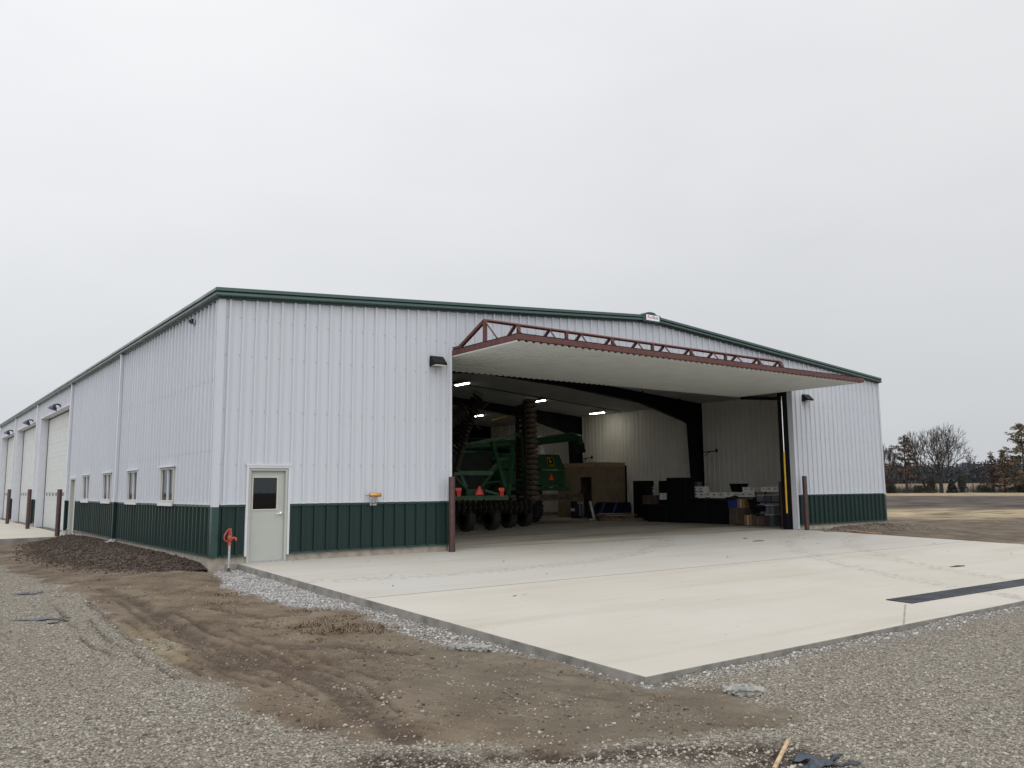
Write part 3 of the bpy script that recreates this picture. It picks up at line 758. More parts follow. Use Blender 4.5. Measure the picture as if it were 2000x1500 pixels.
# overhead doors
for a, c in OH:
    mb = MB(); r = .30; t = 5.25
    mb.box(-.06, r+.05, a-.06, a, .1, t+.06); mb.box(-.06, r+.05, c, c+.06, .1, t+.06); mb.box(-.06, r+.05, a, c, t, t+.06)
    oh = mb.build('overhead_door', M['trimwhite'], bld, bevel=.005)
    mb = MB(); n = 8; h = (t-.12)/n
    for i in range(n):
        z0 = .12+i*h
        mb.box(r, r+.045, a+.005, c-.005, z0+.004, z0+h-.004); mb.box(r+.01, r+.04, a+.005, c-.005, z0+h-.0035, z0+h+.0035)
        for q in (.33, .66): mb.box(r-.004, r-.0005, a+.01, c-.01, z0+h*q-.012, z0+h*q+.012)
    mb.build('door_panel', M['ohdoor'], oh)
    mb = MB()
    mb.box(r-.02, r-.006, a, a+.03, .12, t); mb.box(r-.02, r-.006, c-.05, c, .12, t); mb.box(r-.02, r-.006, a+.03, c-.05, t-.05, t)
    mb.build('weather_seal', M['black'], oh)
    for i in range(8):
        y0 = a+.55+i*(c-a-1.6)/7
        mb = MB(); mb.box(r-.02, r-.0055, y0, y0+.5, 1.52, 1.78); wf = mb.build('vision_frame', M['trimwhite'], oh)
        mb = MB(); mb.box(r-.026, r-.021, y0+.07, y0+.43, 1.57, 1.73); mb.build('vision_pane', M['darkglass'], wf)
        mb = MB(); mb.box(r-.0209, r-.0202, y0+.07, y0+.43, 1.57, 1.73); mb.build('vision_backing', M['frame'], wf)
# downspouts: white above, green in front of the wainscot, splash elbow
for y in (9.5, 18.35, 27.95, 36.85, LEN-.35):
    low = ZB+(.0 if y < 15 else -.05)
    mb = MB(); mb.box(-.13, -.036, y-.06, y+.06, ZM, ZE-.03); mb.box(-.15, -.115, y-.04, y+.04, ZE-.04, ZE+.03)
    ds = mb.build('downspout', M['trimwhite'], bld, bevel=.008)
    mb = MB(); mb.box(-.132, -.04, y-.062, y+.062, low, ZM-.001); mb.build('lower_pipe', M['green'] if y < 15 else M['green'], ds, bevel=.008)
    mb = MB(); mb.beam((-.086, y, low), (-.086, y, low-.05), .12, .10); mb.beam((-.07, y, low-.06), (-.34, y, low-.13), .12, .09); mb.build('elbow', M['trimwhite'], ds)
# jamb of the big opening
mb = MB()
mb.box(XD0-.09, XD0-.002, -.05, -.001, FLOOR+.02, DTOP+.05); mb.box(XD0-.06, XD0, 0, .17, FLOOR, DTOP); mb.build('door_jamb', M['trimwhite'], bld); mb = MB()
mb.box(XD1+.002, XD1+.10, -.05, -.001, FLOOR+.02, DTOP+.05); mb.box(XD1, XD1+.06, 0, .17, FLOOR+.001, DTOP); mb.build('door_jamb', M['trimwhite'], bld); mb = MB()
mb.box(XD0-.09, XD1+.1, -.05, -.001, DTOP+.051, DTOP+.12); mb.build('head_trim', M['trimwhite'], bld)
mb = MB(); mb.box(XD0-.3, XD1+.3, .02, .17, DTOP+.001, DTOP+.25); mb.build('header_beam', M['frame'], bld)
for sx, xx in ((1, XD0-.24), (-1, XD1)):
    mb = MB(); mb.box(xx, xx+.24, .173, .60, FLOOR, 5.9); mb.build('door_column', M['frame'], bld)
# steel frames
for yf in (9.35, 18.5, 27.9, 36.9):
    mb = MB()
    web = []; n = 14
    rt_ = [(27.1, FLOOR), (27.1, CZ(27.1)-.03)]; x_in = [(26.48, FLOOR), (26.22, 4.88), (26.0, 4.98), (22.9, CZ(22.9)-.52), (18.1, CZ(18.1)-.40), (RX, CZ(RX)-.5)]
    top = [(27.1-i*(27.1-RX)/n, CZ(27.1-i*(27.1-RX)/n)-.03) for i in range(n+1)]
    outer = [(27.1, FLOOR)]+top
    poly_r = outer+x_in[::-1]
    for mir in (0, 1):
        fx = (lambda x: x) if not mir else (lambda x: 2*RX+.03-x)
        mb.prism([(fx(x), yf-.012, z) for x, z in poly_r], (0, .024, 0))
        for chain in (outer, x_in):
            for (xa, za), (xb, zb_) in zip(chain, chain[1:]):
                mb.beam((fx(xa), yf, za), (fx(xb), yf, zb_), .26, .03, (0, 0, 1) if abs(xb-xa) > abs(zb_-za) else (1, 0, 0))
    fo = mb.build('steel_frame', M['frame'], bld)
    mb = MB()
    for xx in (16.2, 19.4, 22.6, 25.2):
        for s in (-1, 1): mb.beam((xx, yf+s*.05, CZ(xx)-.42), (xx, yf+s*.42, CZ(xx)-.03), .05, .05)
    mb.build('flange_brace', M['frame'], fo)
    if yf < 20:
        mb = MB(); mb.tube([(27.05, yf-.1, 3.45), (27.05, yf-1.0, 3.50)], .022, 6); mb.tube([(27.05, yf-.1, 3.2), (27.05, yf-.6, 3.47)], .015, 6); mb.box(27.02, 27.08, yf-1.05, yf-.98, 3.42, 3.6); mb.build('bracket', M['frame'], fo)
# ceiling conduit
mb = MB(); mb.tube([(8, 14.5, CZ(8)-.06), (RX, 14.5, CZ(RX)-.06), (26.5, 14.5, CZ(26.5)-.06)], .02, 6); mb.build('conduit', M['frame'], bld)

# canopy door swung up: liner underside, red steel edge, truss on top
cdr = bpy.data.objects.new('canopy_door', None); COL.objects.link(cdr); cdr.parent = bld; cdr.location = (0, 0, 0); cdr.matrix_parent_inverse = Matrix.Translation(-wloc(bld))
YO, YI, ZP0, ZP1 = -2.93, 2.32, 5.25, 5.395
dzr = .03
def dz(x): return dzr*(x-XD0)/(XD1-XD0)
mb = MB()
a, c = XD0+.02, XD1-.02
q = a; pr = []
while q < c-.1:
    for t, d in ((0, 0), (.020, -.032), (.085, -.032), (.105, 0)): pr.append((q+t, d))
    q += .2286
pr = [p for p in pr if p[0] < c]+[(c, 0)]
for (x0, d0), (x1, d1_) in zip(pr, pr[1:]):
    mb.face([(x0, YO+.03, ZP0+d0+dz(x0)), (x1, YO+.03, ZP0+d1_+dz(x1)), (x1, YI, ZP0+d1_+dz(x1)), (x0, YI, ZP0+d0+dz(x0))])
mb.build('door_liner', M['doorliner'], cdr)
mb = MB()
mb.beam((a-.02, YO, ZP0+.07), (c+.02, YO, ZP0+.07+dzr), .09, .135)
for xx, e in ((a+.03, 0), (c-.03, dzr)): mb.beam((xx, YO+.046, ZP0+.07+e), (xx, YI, ZP0+.07+e), .09, .142)
mb.beam((a+.08, YI, ZP0+.07), (c-.08, YI, ZP0+.07+dzr), .09, .13)
for i in range(1, 8):
    xx = a+(c-a)*i/8; mb.beam((xx, YO+.05, ZP0+.08+dz(xx)), (xx, YI-.05, ZP0+.08+dz(xx)), .08, .09)
mb.build('door_frame', M['red'], cdr, bevel=.008)
mb = MB(); mb.hexa([(a-.01, YO-.03, ZP1), (c+.01, YO-.03, ZP1+dzr), (c+.01, YI, ZP1+dzr), (a-.01, YI, ZP1), (a-.01, YO-.03, ZP1+.02), (c+.01, YO-.03, ZP1+.02+dzr), (c+.01, YI, ZP1+.02+dzr), (a-.01, YI, ZP1+.02)])
mb.build('outer_sheet', M['black'], cdr)
mb = MB(); YT = -1.47; ZT = 5.975; xl, xr = a+.06, 18.6; zb_ = ZP1+.02
mb.tube([(xl, YT, ZT), (xr, YT, ZT)], .05, 4)
mb.beam((xl, YT, zb_), (xl, YT, ZT), .09, .09); mb.beam((xl, YT, ZT), (xl, -.28, zb_+.02), .09, .09); mb.beam((xl, YT-.02, ZT-.04), (xl, YT-.55, zb_), .035, .035)
mb.box(xl-.05, xl+.05, -.42, .0, zb_, zb_+.07)
mb.beam((xr, YT, ZT), (xr+.42, YT, zb_), .09, .09)
for xx, post in ((7.18, 1), (8.33, 0), (8.93, 2), (9.45, 0), (10.58, 1), (11.66, 0), (12.31, 2), (12.82, 0), (13.94, 1), (15.06, 0), (15.69, 2), (16.24, 0), (17.34, 1), (18.50, 1)):
    if post: mb.beam((xx+(.1 if post == 1 else 0), YT, zb_), (xx+(.1 if post == 1 else 0), YT, ZT), .085, .085)
    if post < 2:
        mb.beam((xx, YT+.03, ZT-.03), (xx, YT+.72, zb_), .07, .07); mb.beam((xx, YT-.03, ZT-.03), (xx, YT-.5, zb_), .035, .035)
mb.build('truss', M['red'], cdr, bevel=.006)
# lift cylinders at the jambs
for xx in (XD0+.07, XD1-.07):
    mb = MB(); mb.tube([(xx, .36, 2.95), (xx, .36, 5.1)], .028, 10); cy = mb.build('cylinder_rod', M['chrome'], cdr, smooth=True)
    mb = MB(); mb.tube([(xx, .36, .72), (xx, .36, 3.0)], .036, 12); mb.build('cylinder_sleeve', M['yellow'], cdr, smooth=True)
    mb = MB(); mb.box(xx-.06, xx+.06, .29, .43, FLOOR, .72); mb.build('cylinder_mount', M['frame'], cdr)
    mb = MB(); mb.beam((xx, .35, 5.02), (xx, 2.2, 5.22), .10, .14); mb.build('lift_arm', M['frame'], cdr)

# ------------------------------------------------------------------ small things on and by the building
def bollard(x, y, z0, z1, label, group):
    t = thing('bollard', (x, y, z0), label, 'bollard', group)
    mb = MB(); mb.lathe((x, y, z0-.1), (0, 0, 1), [(0, .085), (z1-z0+.09, .085), (z1-z0+.10, .08)], 20); mb.build('post', M['maroon'], t, smooth=True)
    mb = MB(); mb.lathe((x, y, z1-.01), (0, 0, 1), [(0, .078), (.015, .078), (.018, .06)], 20); mb.build('cap', M['maroon'], t)
    return t
bollard(5.98, -.26, FLOOR-.01, 2.02, 'maroon pipe bollard at the left jamb of the wide open door', 'maroon bollards')
bollard(21.42, -.30, FLOOR-.01, 2.08, 'maroon pipe bollard outside the right jamb, beside loose planks', 'maroon bollards')
bollard(22.2, 1.28, FLOOR, 1.9, 'maroon pipe bollard standing inside the doorway by the stored totes', 'maroon bollards')
for px, lab in ((117, 'maroon bollard in front of the nearest overhead door'), (58.5, 'maroon bollard in front of the middle overhead door'), (18.5, 'maroon bollard in front of the farthest overhead door')):
    p = on_x(px, 955, -.55); bollard(-.55, p[1], .09, p[2]-.02, lab, 'maroon bollards')

def wall_pack(x, z, label):
    t = thing('wall_light', (x, 0, z), label, 'wall light', 'wall pack lights')
    mb = MB(); mb.prism([(x-.2, -.04, z+.14), (x-.2, -.10, z+.145), (x-.2, -.30, z-.06), (x-.2, -.28, z-.11), (x-.2, -.04, z-.13)], (.4, 0, 0)); mb.build('housing', M['black'], t, bevel=.02, seg=2)
    mb = MB(); mb.hexa([(x-.16, -.27, z-.118), (x+.16, -.27, z-.118), (x+.16, -.12, z-.128), (x-.16, -.12, z-.128), (x-.16, -.293, z-.075), (x+.16, -.293, z-.075), (x+.16, -.12, z-.10), (x-.16, -.12, z-.10)]); mb.build('lens', M['lampwhite'], t)
    mb = MB(); mb.box(x-.08, x+.08, -.045, -.001, z-.1, z+.1); mb.build('back_plate', M['black'], t)
wall_pack(5.62, 5.04, 'black wall light beside the left jamb of the open door')
wall_pack(22.12, 5.05, 'black wall light right of the open door above the bollard')
for px, py, lab in ((103, 793, 'navy gooseneck lamp above the nearest overhead door'), (52, 823, 'navy gooseneck lamp above the middle overhead door'), (14, 843, 'navy gooseneck lamp above the farthest overhead door')):
    p = on_x(px, py, -.35); y, z = p[1], p[2]-.05
    t = thing('gooseneck_lamp', (0, y, z), lab, 'lamp', 'gooseneck lamps over the doors')
    mb = MB(); mb.tube([(-.03, y, z+.05), (-.12, y, z+.13), (-.22, y, z+.14), (-.28, y, z+.09)], .035, 8); mb.build('arm', M['navy'], t, smooth=True)
    mb = MB(); mb.lathe((-.28, y, z+.13), (-.35, 0, -1), [(0, .05), (.07, .07), (.11, .13), (.24, .19), (.245, .18)], 16); mb.build('lamp_shade', M['navy'], t, smooth=True)
    mb = MB(); mb.lathe((-.002, y, z+.05), (-1, 0, 0), [(0, .09), (.035, .085)], 14); mb.build('wall_plate', M['navy'], t)
t = thing('security_camera', (0, 1.93, 5.8), 'small dark security camera high on the left side wall', 'camera')
mb = MB(); mb.box(-.06, -.034, 1.87, 1.99, 5.74, 5.86); mb.build('bracket', M['trimwhite'], t)
mb = MB(); mb.box(-.13, -.06, 1.87, 1.97, 5.73, 5.86); mb.build('camera_body', M['navy'], t, bevel=.02)
mb = MB(); mb.lathe((-.131, 1.92, 5.79), (-1, 0, 0), [(0, .045), (.02, .045), (.022, .02)], 12); mb.build('lens', M['black'], t)
# gas regulator / hose rack on the front wall
t = thing('gas_regulator', (3.84, 0, 1.5), 'brass coloured pipe fitting on a bracket fixed low on the white wall', 'fitting')
mb = MB(); mb.lathe((3.68, -.15, 1.585), (1, 0, 0), [(0, .045), (.01, .05), (.30, .05), (.31, .045)], 14); mb.build('brass_body', M['brass'], t, smooth=True)
mb = MB(); mb.lathe((3.66, -.15, 1.585), (-1, 0, 0), [(0, .025), (.03, .03), (.06, .022)], 10); mb.build('end_cap', M['steel'], t)
mb = MB(); mb.tube([(3.78, -.14, 1.53), (3.78, -.13, 1.40), (3.80, -.06, 1.36)], .022, 8); mb.tube([(3.88, -.14, 1.54), (3.88, -.13, 1.42), (3.86, -.05, 1.37)], .022, 8); mb.box(3.74, 3.92, -.06, -.04, 1.33, 1.40); mb.build('pipe_bracket', M['steel'], t, smooth=True)
# yard hydrant
hx, hy = .275, -.30; hz = float(ground_z(np.array(hx), np.array(hy)))
t = thing('yard_hydrant', (hx, hy, hz), 'red yard hydrant on a galvanised pipe by the building corner', 'hydrant')
mb = MB(); mb.tube([(hx, hy, hz-.1), (hx, hy, .56)], .026, 12); mb.build('pipe', M['steel'], t, smooth=True)
mb = MB(); mb.tube([(hx, hy, hz-.05), (hx, hy, hz+.10)], .034, 12); mb.build('pipe_sleeve', M['plastic'], t)
mb = MB(); mb.lathe((hx, hy, .55), (0, 0, 1), [(0, .036), (.04, .04), (.05, .03), (.09, .036), (.10, .045), (.17, .05), (.20, .04), (.21, .02)], 14); mb.build('valve_head', M['redpaint'], t, smooth=True)
mb = MB(); mb.tube([(hx+.02, hy, .68), (hx+.09, hy, .70), (hx+.13, hy, .69), (hx+.135, hy, .64)], [.03, .026, .026, .03], 10); mb.build('spout', M['redpaint'], t, smooth=True)
mb = MB(); mb.beam((hx+.035, hy, .70), (hx+.015, hy, .87), .03, .03); mb.beam((hx-.02, hy, .74), (hx-.005, hy, .86), .025, .025); mb.beam((hx-.04, hy, .875), (hx+.03, hy, .89), .05, .035)
mb.tube([(hx-.03, hy, .885), (hx-.07, hy, .83), (hx-.115, hy, .76), (hx-.12, hy, .69), (hx-.09, hy, .64), (hx-.02, hy, .62)], .015, 8); mb.build('lever', M['redpaint'], t)

# trench drain grate
t = thing('trench_drain', (7.5, -11.2, slab_z(-11.2)), 'long dark slotted trench drain cover set in the front concrete', 'drain')
ca, sa = math.cos(-.022), math.sin(-.022)
def tr(u, v, h): x = 7.52+u*ca-v*sa; y = -11.0+u*sa+v*ca; return (x, y, slab_z(y)+h)
mb = MB(); L = 12.0
for v0, v1 in ((-.44, -.41), (-.03, 0)): mb.hexa([tr(0, v0, .003), tr(L, v0, .003), tr(L, v1, .003), tr(0, v1, .003), tr(0, v0, .014), tr(L, v0, .014), tr(L, v1, .014), tr(0, v1, .014)])
mb.build('grate_frame', mat('drain_iron', (.020, .022, .032), .5, metal=.3, var=.3, vscale=3), t)
mb = MB(); mb.hexa([tr(0, -.41, .003), tr(L, -.41, .003), tr(L, -.03, .003), tr(0, -.03, .003), tr(0, -.41, .005), tr(L, -.41, .005), tr(L, -.03, .005), tr(0, -.03, .005)]); mb.build('channel', M['black'], t)
mb = MB(); u = .01
while u < L-.03:
    mb.hexa([tr(u, -.409, .006), tr(u+.028, -.409, .006), tr(u+.028, -.031, .006), tr(u, -.031, .006), tr(u, -.409, .012), tr(u+.028, -.409, .012), tr(u+.028, -.031, .012), tr(u, -.031, .012)]); u += .04
mb.build('grate', mat('grate_iron', (.024, .027, .040), .55, metal=.2, var=.35, vscale=2), t)

# ------------------------------------------------------------------ loose ground stuff
ICO_V = []; ICO_F = []
def ico():
    p = (1+5**.5)/2
    V = np.array([(-1, p, 0), (1, p, 0), (-1, -p, 0), (1, -p, 0), (0, -1, p), (0, 1, p), (0, -1, -p), (0, 1, -p), (p, 0, -1), (p, 0, 1), (-p, 0, -1), (-p, 0, 1)], float)
    Fc = np.array([(0, 11, 5), (0, 5, 1), (0, 1, 7), (0, 7, 10), (0, 10, 11), (1, 5, 9), (5, 11, 4), (11, 10, 2), (10, 7, 6), (7, 1, 8), (3, 9, 4), (3, 4, 2), (3, 2, 6), (3, 6, 8), (3, 8, 9), (4, 9, 5), (2, 4, 11), (6, 2, 10), (8, 6, 7), (9, 8, 1)])
    return V/np.linalg.norm(V[0]), Fc
IV, IF = ico()
def scatter(name, P, size, mt, flat=.6, sink=.25):
    n = len(P); V = np.repeat(IV[None], n, 0)*(1+rng.uniform(-.32, .32, (n, 12, 1)))
    sc3 = size[:, None]*np.stack([rng.uniform(.75, 1.35, n), rng.uniform(.6, 1.0, n), rng.uniform(flat*.7, flat*1.2, n)], 1)
    V = V*sc3[:, None, :]
    tl_ = rng.uniform(-.5, .5, n); c, s = np.cos(tl_)[:, None], np.sin(tl_)[:, None]
    x, z = V[:, :, 0]*c-V[:, :, 2]*s, V[:, :, 0]*s+V[:, :, 2]*c
    an = rng.uniform(0, 6.283, n); c, s = np.cos(an)[:, None], np.sin(an)[:, None]
    V = np.stack([x*c-V[:, :, 1]*s, x*s+V[:, :, 1]*c, z], 2)
    Pz = P.copy(); Pz[:, 2] += size*flat*(1-2*sink)*.5
    V = V+Pz[:, None, :]
    Fc = (IF[None]+np.arange(n)[:, None, None]*12).reshape(-1)
    return raw_mesh(name, V.reshape(-1, 3), Fc, 3, mt)
def stone_mat(name, stops):
    m = bpy.data.materials.new(name); m.use_nodes = True; k = N(m); b = k.n['Principled BSDF']
    g = k.new('ShaderNodeNewGeometry'); c = k.ramp(g.outputs['Random Per Island'], stops)
    tc = k.new('ShaderNodeTexCoord').outputs['Object']
    c = k.mix(k.rng(k.noise(45, tc, 3), .4, .7, 0, .35), c, (.12, .10, .08, 1))
    k.link(c, b.inputs['Base Color']); b.inputs['Roughness'].default_value = .9; b.inputs['Specular IOR Level'].default_value = .25
    return m
M['crumb'] = stone_mat('soil_crumb', [(0, (.055, .042, .032)), (.4, (.105, .08, .06)), (.75, (.16, .125, .095)), (1, (.30, .26, .21))])
M['stone'] = stone_mat('gravel_stones', [(0, (.105, .092, .074)), (.3, (.215, .195, .16)), (.65, (.32, .292, .245)), (.9, (.35, .322, .272)), (1, (.39, .362, .315))])
M['limestone'] = stone_mat('limestone_chips', [(0, (.17, .167, .163)), (.4, (.27, .266, .262)), (1, (.45, .442, .434))])
def mask_at(px_x, px_y, arr):
    i = np.clip(np.searchsorted(gx, px_x)-1, 0, nx-1); j = np.clip(np.searchsorted(gy, px_y)-1, 0, ny-1)
    return arr.reshape(ny, nx)[j, i]
def in_view(x, y, z, marg=60):
    d = np.stack([x-CAM[0], y-CAM[1], z-CAM[2]], 1); dep = d@_fw
    px = 1000+FPX*(d@_rt)/dep; py = 750-FPX*(d@_up)/dep
    return (dep > .5) & (px > -marg) & (px < 2000+marg) & (py < 1500+marg)
def cand(n, x0, x1, y0, y1, falloff):
    x = rng.uniform(x0, x1, n); y = rng.uniform(y0, y1, n)
    d = np.hypot(x-CAM[0], y-CAM[1])
    keep = rng.uniform(0, 1, n) < np.clip((falloff/d)**2, 0, 1)
    x, y = x[keep], y[keep]; z = ground_z(x, y); v = in_view(x, y, z, 200); return x[v], y[v], z[v]
x, y, z = cand(700000, -9, 16, -16.5, 8, 7.5)
outs = ~((x > .55) & (y > -12.35)) & ~(x > -.05) | (y < -12.36)
gd = 1-mask_at(x, y, dirt); ok = outs & (rng.uniform(0, 1, len(x)) < gd*.5+.010+.22*sst(.54, .68, fbm(x*2.2, y*2.2, 93))*sst(-7, -11, y)+.05*sst(.56, .68, fbm(x*2.2, y*2.2, 94))*(y > -9)) & (mask_at(x, y, light) < .5)
P = np.stack([x, y, z], 1)[ok]
sz = rng.lognormal(math.log(.0105), .36, len(P)).clip(.005, .024)
g_ = scatter('gravel', P, sz, M['stone']); stuff(g_, 'loose grey and tan gravel stones lying over the drive', 'gravel')
x, y, z = cand(330000, -2.5, 9, -14, .3, 14)
ok = (rng.uniform(0, 1, len(x)) < mask_at(x, y, light)*1.1-.1) & (((x < .55) | (y < -12.34)) & ((y < -.03) | (x < -.1))) & (rng.uniform(0, 1, len(x)) < .7)
P = np.stack([x, y, z], 1)[ok][:52000]
g_ = scatter('limestone_gravel', P, rng.lognormal(math.log(.015), .35, len(P)).clip(.007, .030), M['limestone']); stuff(g_, 'pale crushed limestone banked along the apron edge', 'gravel')
# crumbs of soil over the dirt
x, y, z = cand(90000, -6, 3, -15, 6, 8)
ok = (mask_at(x, y, dirt) > .5) & ((x < .5) | (y < -12.4)) & ((x < -.1) | (y < -.1)) & (fbm(x*1.6, y*1.6, 91)+.28*rng.uniform(-1, 1, len(x)) > .55)
P = np.stack([x, y, z], 1)[ok]
g_ = scatter('soil_crumbs', P, rng.lognormal(math.log(.009), .45, len(P)).clip(.004, .03), M['crumb']); stuff(g_, 'dark crumbs of soil scattered over the bare dirt', 'soil')

# topsoil bank along the left wall
nu, nv_ = 260, 60
u = np.linspace(.3, 17.0, nu); v = np.linspace(0, 1, nv_); UU, VV = np.meshgrid(u, v)
wid = np.interp(UU, [.3, 1, 3, 6, 10, 14, 17], [.5, 1.0, 1.8, 2.3, 2.3, 1.7, .7])*(.85+.4*fbm(UU*.9, UU*0, 71))
hgt = np.interp(UU, [.3, .9, 2.5, 6, 9.5, 14, 16.2, 17], [.02, .14, .17, .17, .17, .16, .09, .0])
XX = -wid*VV-.012+(VV < .01)*.2; YY = UU
prof = (1-sst(.25, 1.0, VV))*(.92+.2*VV*(1-VV)*4)
ZZ = ground_base(XX, YY)*1.0+hgt*prof+(fbm(XX*3, YY*3, 72)-.5)*.09*np.minimum(1, 6*(1-VV))*np.minimum(1, .35+VV*3)+(fbm(XX*11, YY*11, 73)-.5)*.05*(1-VV)-.06*VV**6
ZZ = np.where((VV < .08), np.minimum(ZZ, ZB-.07), ZZ)
ii = np.arange(nu*nv_).reshape(nv_, nu); Fm = np.stack([ii[:-1, :-1], ii[:-1, 1:], ii[1:, 1:], ii[1:, :-1]], -1).reshape(-1)
mound = raw_mesh('soil_bank', np.stack([XX.ravel(), YY.ravel(), ZZ.ravel()], 1), Fm, 4, M['soil'], True)
tag(mound, 'long dark bank of fresh topsoil piled along the left side wall', 'soil bank')
n = 11000; a_ = rng.integers(0, nu, n); b_ = (rng.uniform(0, 1, n)**.9*(nv_-1)).astype(int)
P = np.stack([XX[b_, a_]+rng.normal(0, .03, n), YY[b_, a_]+rng.normal(0, .05, n), ZZ[b_, a_]], 1); P = P[P[:, 0] < -.04]
g_ = scatter('soil_clods', P, rng.lognormal(math.log(.016), .45, len(P)).clip(.007, .05), M['clod'], .8); stuff(g_, 'dark clods of soil lying on the topsoil bank', 'soil')
n = 3500; yy = rng.uniform(.6, 16, n); xx = -np.interp(yy, [.3, 1, 3, 6, 10, 14, 17], [.5, 1.0, 1.8, 2.3, 2.3, 1.7, .7])*.9-np.abs(rng.normal(0, .35, n))+.15
P = np.stack([xx, yy, ground_z(xx, yy)], 1)
g_ = scatter('soil_spill', P, rng.lognormal(math.log(.014), .45, n).clip(.006, .045), M['clod'], .8); stuff(g_, 'dark crumbs spilled at the foot of the topsoil bank', 'soil')
# small bank by the right end of the front wall
u = np.linspace(22.6, 29.5, 90); v = np.linspace(0, 1, 24); UU, VV = np.meshgrid(u, v)
XX = UU; YY = -.02-VV*np.interp(UU, [22.6, 24, 27.4, 29.5], [.4, .9, 1.5, 1.8])
hh_ = np.interp(UU, [22.6, 23.6, 26, 27.4, 29.5], [.05, .12, .19, .20, .04])
ZZ = ground_base(XX, YY)+hh_*(1-sst(.2, 1, VV))+(fbm(XX*3, YY*3, 74)-.5)*.14*(1-VV)-.05*VV**4
ii = np.arange(90*24).reshape(24, 90); Fm = np.stack([ii[:-1, :-1], ii[:-1, 1:], ii[1:, 1:], ii[1:, :-1]], -1).reshape(-1)
mound2 = raw_mesh('soil_bank', np.stack([XX.ravel(), YY.ravel(), ZZ.ravel()], 1), Fm, 4, M['soil'], True)
tag(mound2, 'low brown soil bank at the right front corner of the building', 'soil bank')

M['bank'] = mat('graded_soil', (.10, .078, .057), .95, var=.35, vscale=3, bump=1, bscale=14)
mound2.data.materials[0] = M['bank']
n = 900; a_ = rng.integers(0, 90, n); b_ = rng.integers(0, 22, n)
P = np.stack([XX[b_, a_]+rng.normal(0, .03, n), YY[b_, a_], ZZ[b_, a_]], 1); P = P[P[:, 1] < -.06]
g_ = scatter('soil_clods', P, rng.lognormal(math.log(.018), .5, len(P)).clip(.008, .055), M['crumb'], .8); stuff(g_, 'clods of soil at the right corner of the building', 'soil')
# dry grass tufts and straw litter
def blades(name, spots, mt):
    V = []; Fq = []
    for (cx, cy, r, n, h) in spots:
        for _ in range(n):
            a = random.uniform(0, 6.283); q = r*math.sqrt(random.random())
            x0, y0 = cx+math.cos(a)*q*1.5, cy+math.sin(a)*q
            z0 = float(ground_z(np.array(x0), np.array(y0)))-.01
            hh = .62*h*random.uniform(.4, 1.2); d = random.uniform(0, 6.283); ln = hh*random.uniform(.5, 2.2)
            w_ = random.uniform(.003, .007); px_, py_ = -math.sin(d)*w_, math.cos(d)*w_
            pts = [(0, 0), (.5, .75), (1, .62 if random.random() < .6 else 1)]
            k0 = len(V)
            for t, e in pts: V += [(x0+math.cos(d)*ln*t-px_, y0+math.sin(d)*ln*t-py_, z0+hh*e), (x0+math.cos(d)*ln*t+px_, y0+math.sin(d)*ln*t+py_, z0+hh*e)]
            Fq += [k0, k0+1, k0+3, k0+2, k0+2, k0+3, k0+5, k0+4]
    return raw_mesh(name, np.array(V), np.array(Fq), 4, mt)
def spot(px, py, r, n, h): p = at_ground(px, py); return (p[0], p[1], r, n, h)
tufts = [spot(600, 1222, .22, 260, .10), spot(640, 1232, .25, 280, .09), spot(690, 1228, .3, 320, .10), spot(740, 1232, .22, 220, .08), spot(660, 1208, .25, 160, .08), spot(450, 1160, .22, 120, .08), spot(432, 1178, .2, 90, .07), spot(600, 1192, .2, 120, .07), spot(640, 1190, .15, 80, .06), spot(545, 1240, .1, 60, .06), spot(610, 1252, .12, 90, .07), spot(340, 1222, .18, 70, .06), spot(300, 1160, .35, 90, .05), spot(420, 1135, .25, 90, .05), spot(520, 1215, .2, 70, .05), spot(1290, 1362, .08, 40, .05)]
stuff(blades('dry_grass', tufts, M['straw']), 'tufts of flattened dry grass on the bare dirt', 'grass')
litter = []
for _ in range(70):
    p = at_ground(random.uniform(180, 860), random.uniform(1130, 1330))
    if p[0] < .4 and p[1] < -.4 or p[0] < -2.2: litter.append((p[0], p[1], .25, 5, .02))
for _ in range(60):
    yy = random.uniform(1, 13); litter.append((-random.uniform(.3, 2.4), yy, .3, 4, .02))
stuff(blades('straw_litter', litter, M['straw']), 'scattered bits of straw on the dirt', 'straw')

